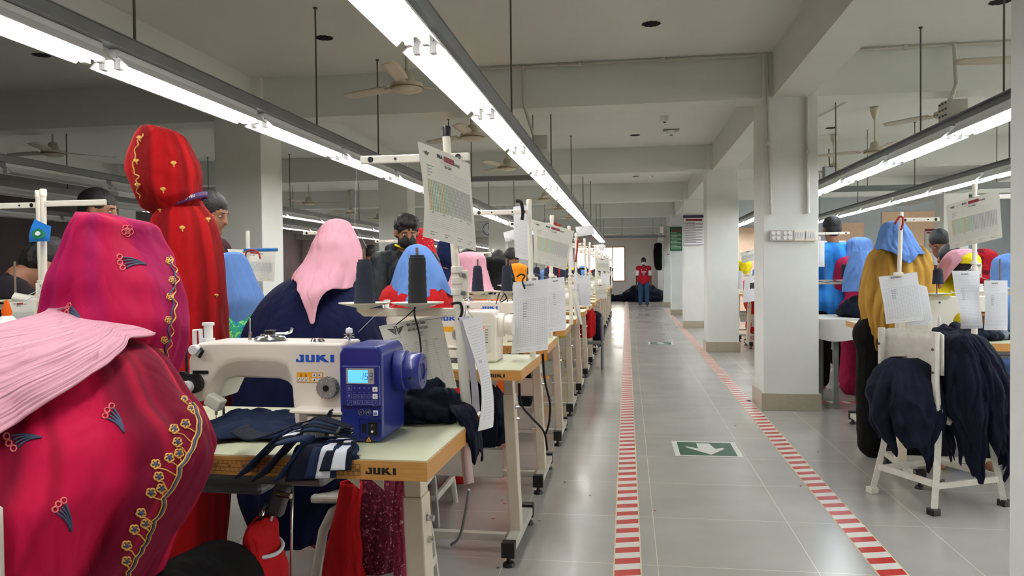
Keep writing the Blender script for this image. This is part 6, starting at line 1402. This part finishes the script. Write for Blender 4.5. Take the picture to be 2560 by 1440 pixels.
wearing(t,'yellow_scarf_edge',sil([(628,2398,2430,5.02,.04),(634,2384,2442,5.01,.09),(646,2376,2451,5.01,.12),(660,2374,2454,5.01,.13),(672,2376,2454,5.01,.13)]),m_yelc,nu=60,nv=20,hem=lambda a:.75+.25*gauss(a,-.5,.6),folds=((9,.03,.9,.4),),nz=.004,seed=16)
# red plaid cap with yellow
opx('worker with dark red checked headcloth and yellow dress',2474,620,6.3,.95,printed('red_check','#9c1220',(('#5c0a14',14,.55),)),m_yelc,seed=17,vox=.014,length=.22)
opx('worker with denim-blue headscarf cut by the near pillar edge',2550,632,5.25,.95,m_bluesc,m_bluesc,seed=18,vox=.014,length=.30)
# white cloth table with navy pile and wooden stool
t=thing('packing_table','steel-legged table covered by a white cloth beside the near column','table',(1.78,6.78,0))
MB().b2((-.15,0,.72),(.72,.6,.745)).build('tabletop',m_steel,t)
for x,y in ((-.08,.04),(.66,.04),(-.08,.56),(.66,.56)): MB().b2((x-.02,y-.02,0),(x+.02,y+.02,.72)).build('leg',m_steel,t)
b=(1.78,6.78,0)
def CS(u,v):
    a=2*PI*u; x=.285+.50*max(-1,min(1,1.35*math.cos(a))); y=.3+.36*max(-1,min(1,1.35*math.sin(a))); f=math.sin(a*9)*.02*v+math.sin(a*17+1)*.012*v
    return Vector((x*(1)+math.cos(a)*f-.0,y+math.sin(a)*f,.752-.16*v*(1+.15*math.sin(a*5))))
mb=MB().grid(CS,96,8,closed_u=True); mb.add([tuple(CS(i/96,0)) for i in range(96)],[tuple(range(96))]); mb.build('white_cloth',mat('white_table_cloth','#c9c9c6',.85,noise_amt=.04),t,smooth=True)
heap('navy garment heap on the white-covered table',(2.05,7.05,.756),.32,.24,.20,.1,m_nv,4)
t=thing('wooden_stool','grey-white boxy wooden stool in front of the white-covered table','stool',(2.02,6.42,0),.02)
MB().b2((-.2,-.17,.44),(.2,.17,.47)).build('seat',m_stool,t,bevel=.004)
for sx in (-1,1):
    for sy in (-1,1): MB().b2((sx*.18-.02,sy*.15-.02,0),(sx*.18+.02,sy*.15+.02,.44)).build('leg',m_stool,t)
MB().b2((-.2,-.17,.36),(.2,-.15,.44)).b2((-.2,.15,.36),(.2,.17,.44)).build('apron',m_stool,t)
MB().b2((-.2,-.168,.08),(.2,-.15,.11)).b2((-.2,.15,.08),(.2,.168,.11)).build('stretcher',m_stool,t); MB().b2((-.16,.10,.11),(.16,.12,.36)).build('back_panel',mat('brown_board','#5c4a42',.7),t)
# heap on near right-hand table, packets
heap('navy cloth heap on the table behind the chair',(1.80,4.52,.782),.20,.17,.09,.1,m_nv,9)
heap('black cloth scrap on the ochre-draped table end',(1.75,5.7,.782),.14,.10,.04,.1,m_blackc,11)
m_poly=mat('plastic_wrap','#c9d3da',.15,trans=.6,rough=.2) if False else mat('plastic_wrap','#9aa6b0',.2,trans=.5)
for k,(px,l) in enumerate(((2505,'crumpled clear plastic packet on the table by the service card'),(2530,'second plastic packet with dark contents at the table edge'))):
    heap(l,at(px,848,Z=.783),.05,.045,.06,k,m_poly if k==0 else m_navyd2,20+k,name='plastic_packet',cat='packet')
t=thing('white_marker','white plastic peg standing behind the chair','peg',at(2348,822,4.6)); MB().lathe([(.0,0),(.012,0),(.009,.05),(.004,.075),(0,.077)],n=14).build('peg_body',m_fixt,t,smooth='auto')
# yellow cloth between columns
bundle('yellow cloth seen between the first two columns',[(652,1846,1872,11.5,.08),(665,1844,1876,11.5,.1),(684,1846,1870,11.5,.1)],11.5,m=m_yelc,nu=40,nv=16)
# floodlight and notice by the wall
t=thing('floodlight','square floodlight bracketed above the cool lamp run','floodlight',at(2075,432,10.4)); MB().box((0,0,0),(.20,.05,.15),R=Matrix.Rotation(.4,3,'Z')).build('lamp_body',m_steel,t,bevel=.01); MB().tube([(0,0,.05),(0,.05,.2),(0,.05,.31)],.008).build('bracket',m_rod,t)
poster(2400,470,2470,492,18.95,mat('poster_teal','#2f6a6a',.6),m_pen,'dark teal notice board partly hidden by the record card',6,'notice_board')
poster(2312,572,2345,630,18.95,m_paper,m_red,'white notice sheets pinned beyond the reading man',10)
# inner-side small things
t=dup(SP,(at(107,700,2.66).x,2.66,TH),0,'white stand with short arm and blue tag on the dim side'); t.rotation_euler=(0,0,PI)
o=thing('thread_stand','inner stand with a blue arm beside the grey column','thread stand',(at(621,700,3.85).x,3.85,TH)); z=at(625,577,3.85).z-TH; z2=at(640,625,3.85).z-TH
MB().cyl((0,0,0),(0,0,z),.011,n=12).build('pole',WH,o,smooth='auto'); MB().b2((-.02,-.012,z2-.009),(.165,.012,z2+.009)).build('blue_arm',mat('blue_enamel','#1f69a8',.4),o,bevel=.004)
tie('red ribbons looped on the blue arm',qs((614,645,3.82),(616,630,3.82),(630,625,3.82),(645,630,3.82),(651,647,3.82)),m_rib,.005,'ribbon','ribbon')

# strings that hold the hanging sheets to the nearest stand pole
bpy.context.view_layer.update()
PO=[(o.location.x,o.location.y,o.location.z) for o in bpy.data.objects if o.parent is None and o.name.startswith('thread_stand')]
for t,top,_ in HS:
    if t.name.startswith(('cloth_strip',)): continue
    x,y,z=min(PO,key=lambda p:(p[0]-top.x)**2+(p[1]-top.y)**2)
    if math.hypot(x-top.x,y-top.y)<.9 and top.z>.95:
        e=Vector((x,y,min(top.z+.03,TH+.70))); a=top-Vector(t.location); MB().tube([a,(a+e-Vector(t.location))/2-Vector((0,0,.004)),e-Vector(t.location)],.0012,n=5).build('hanging_string',m_inklight,t,smooth=True)
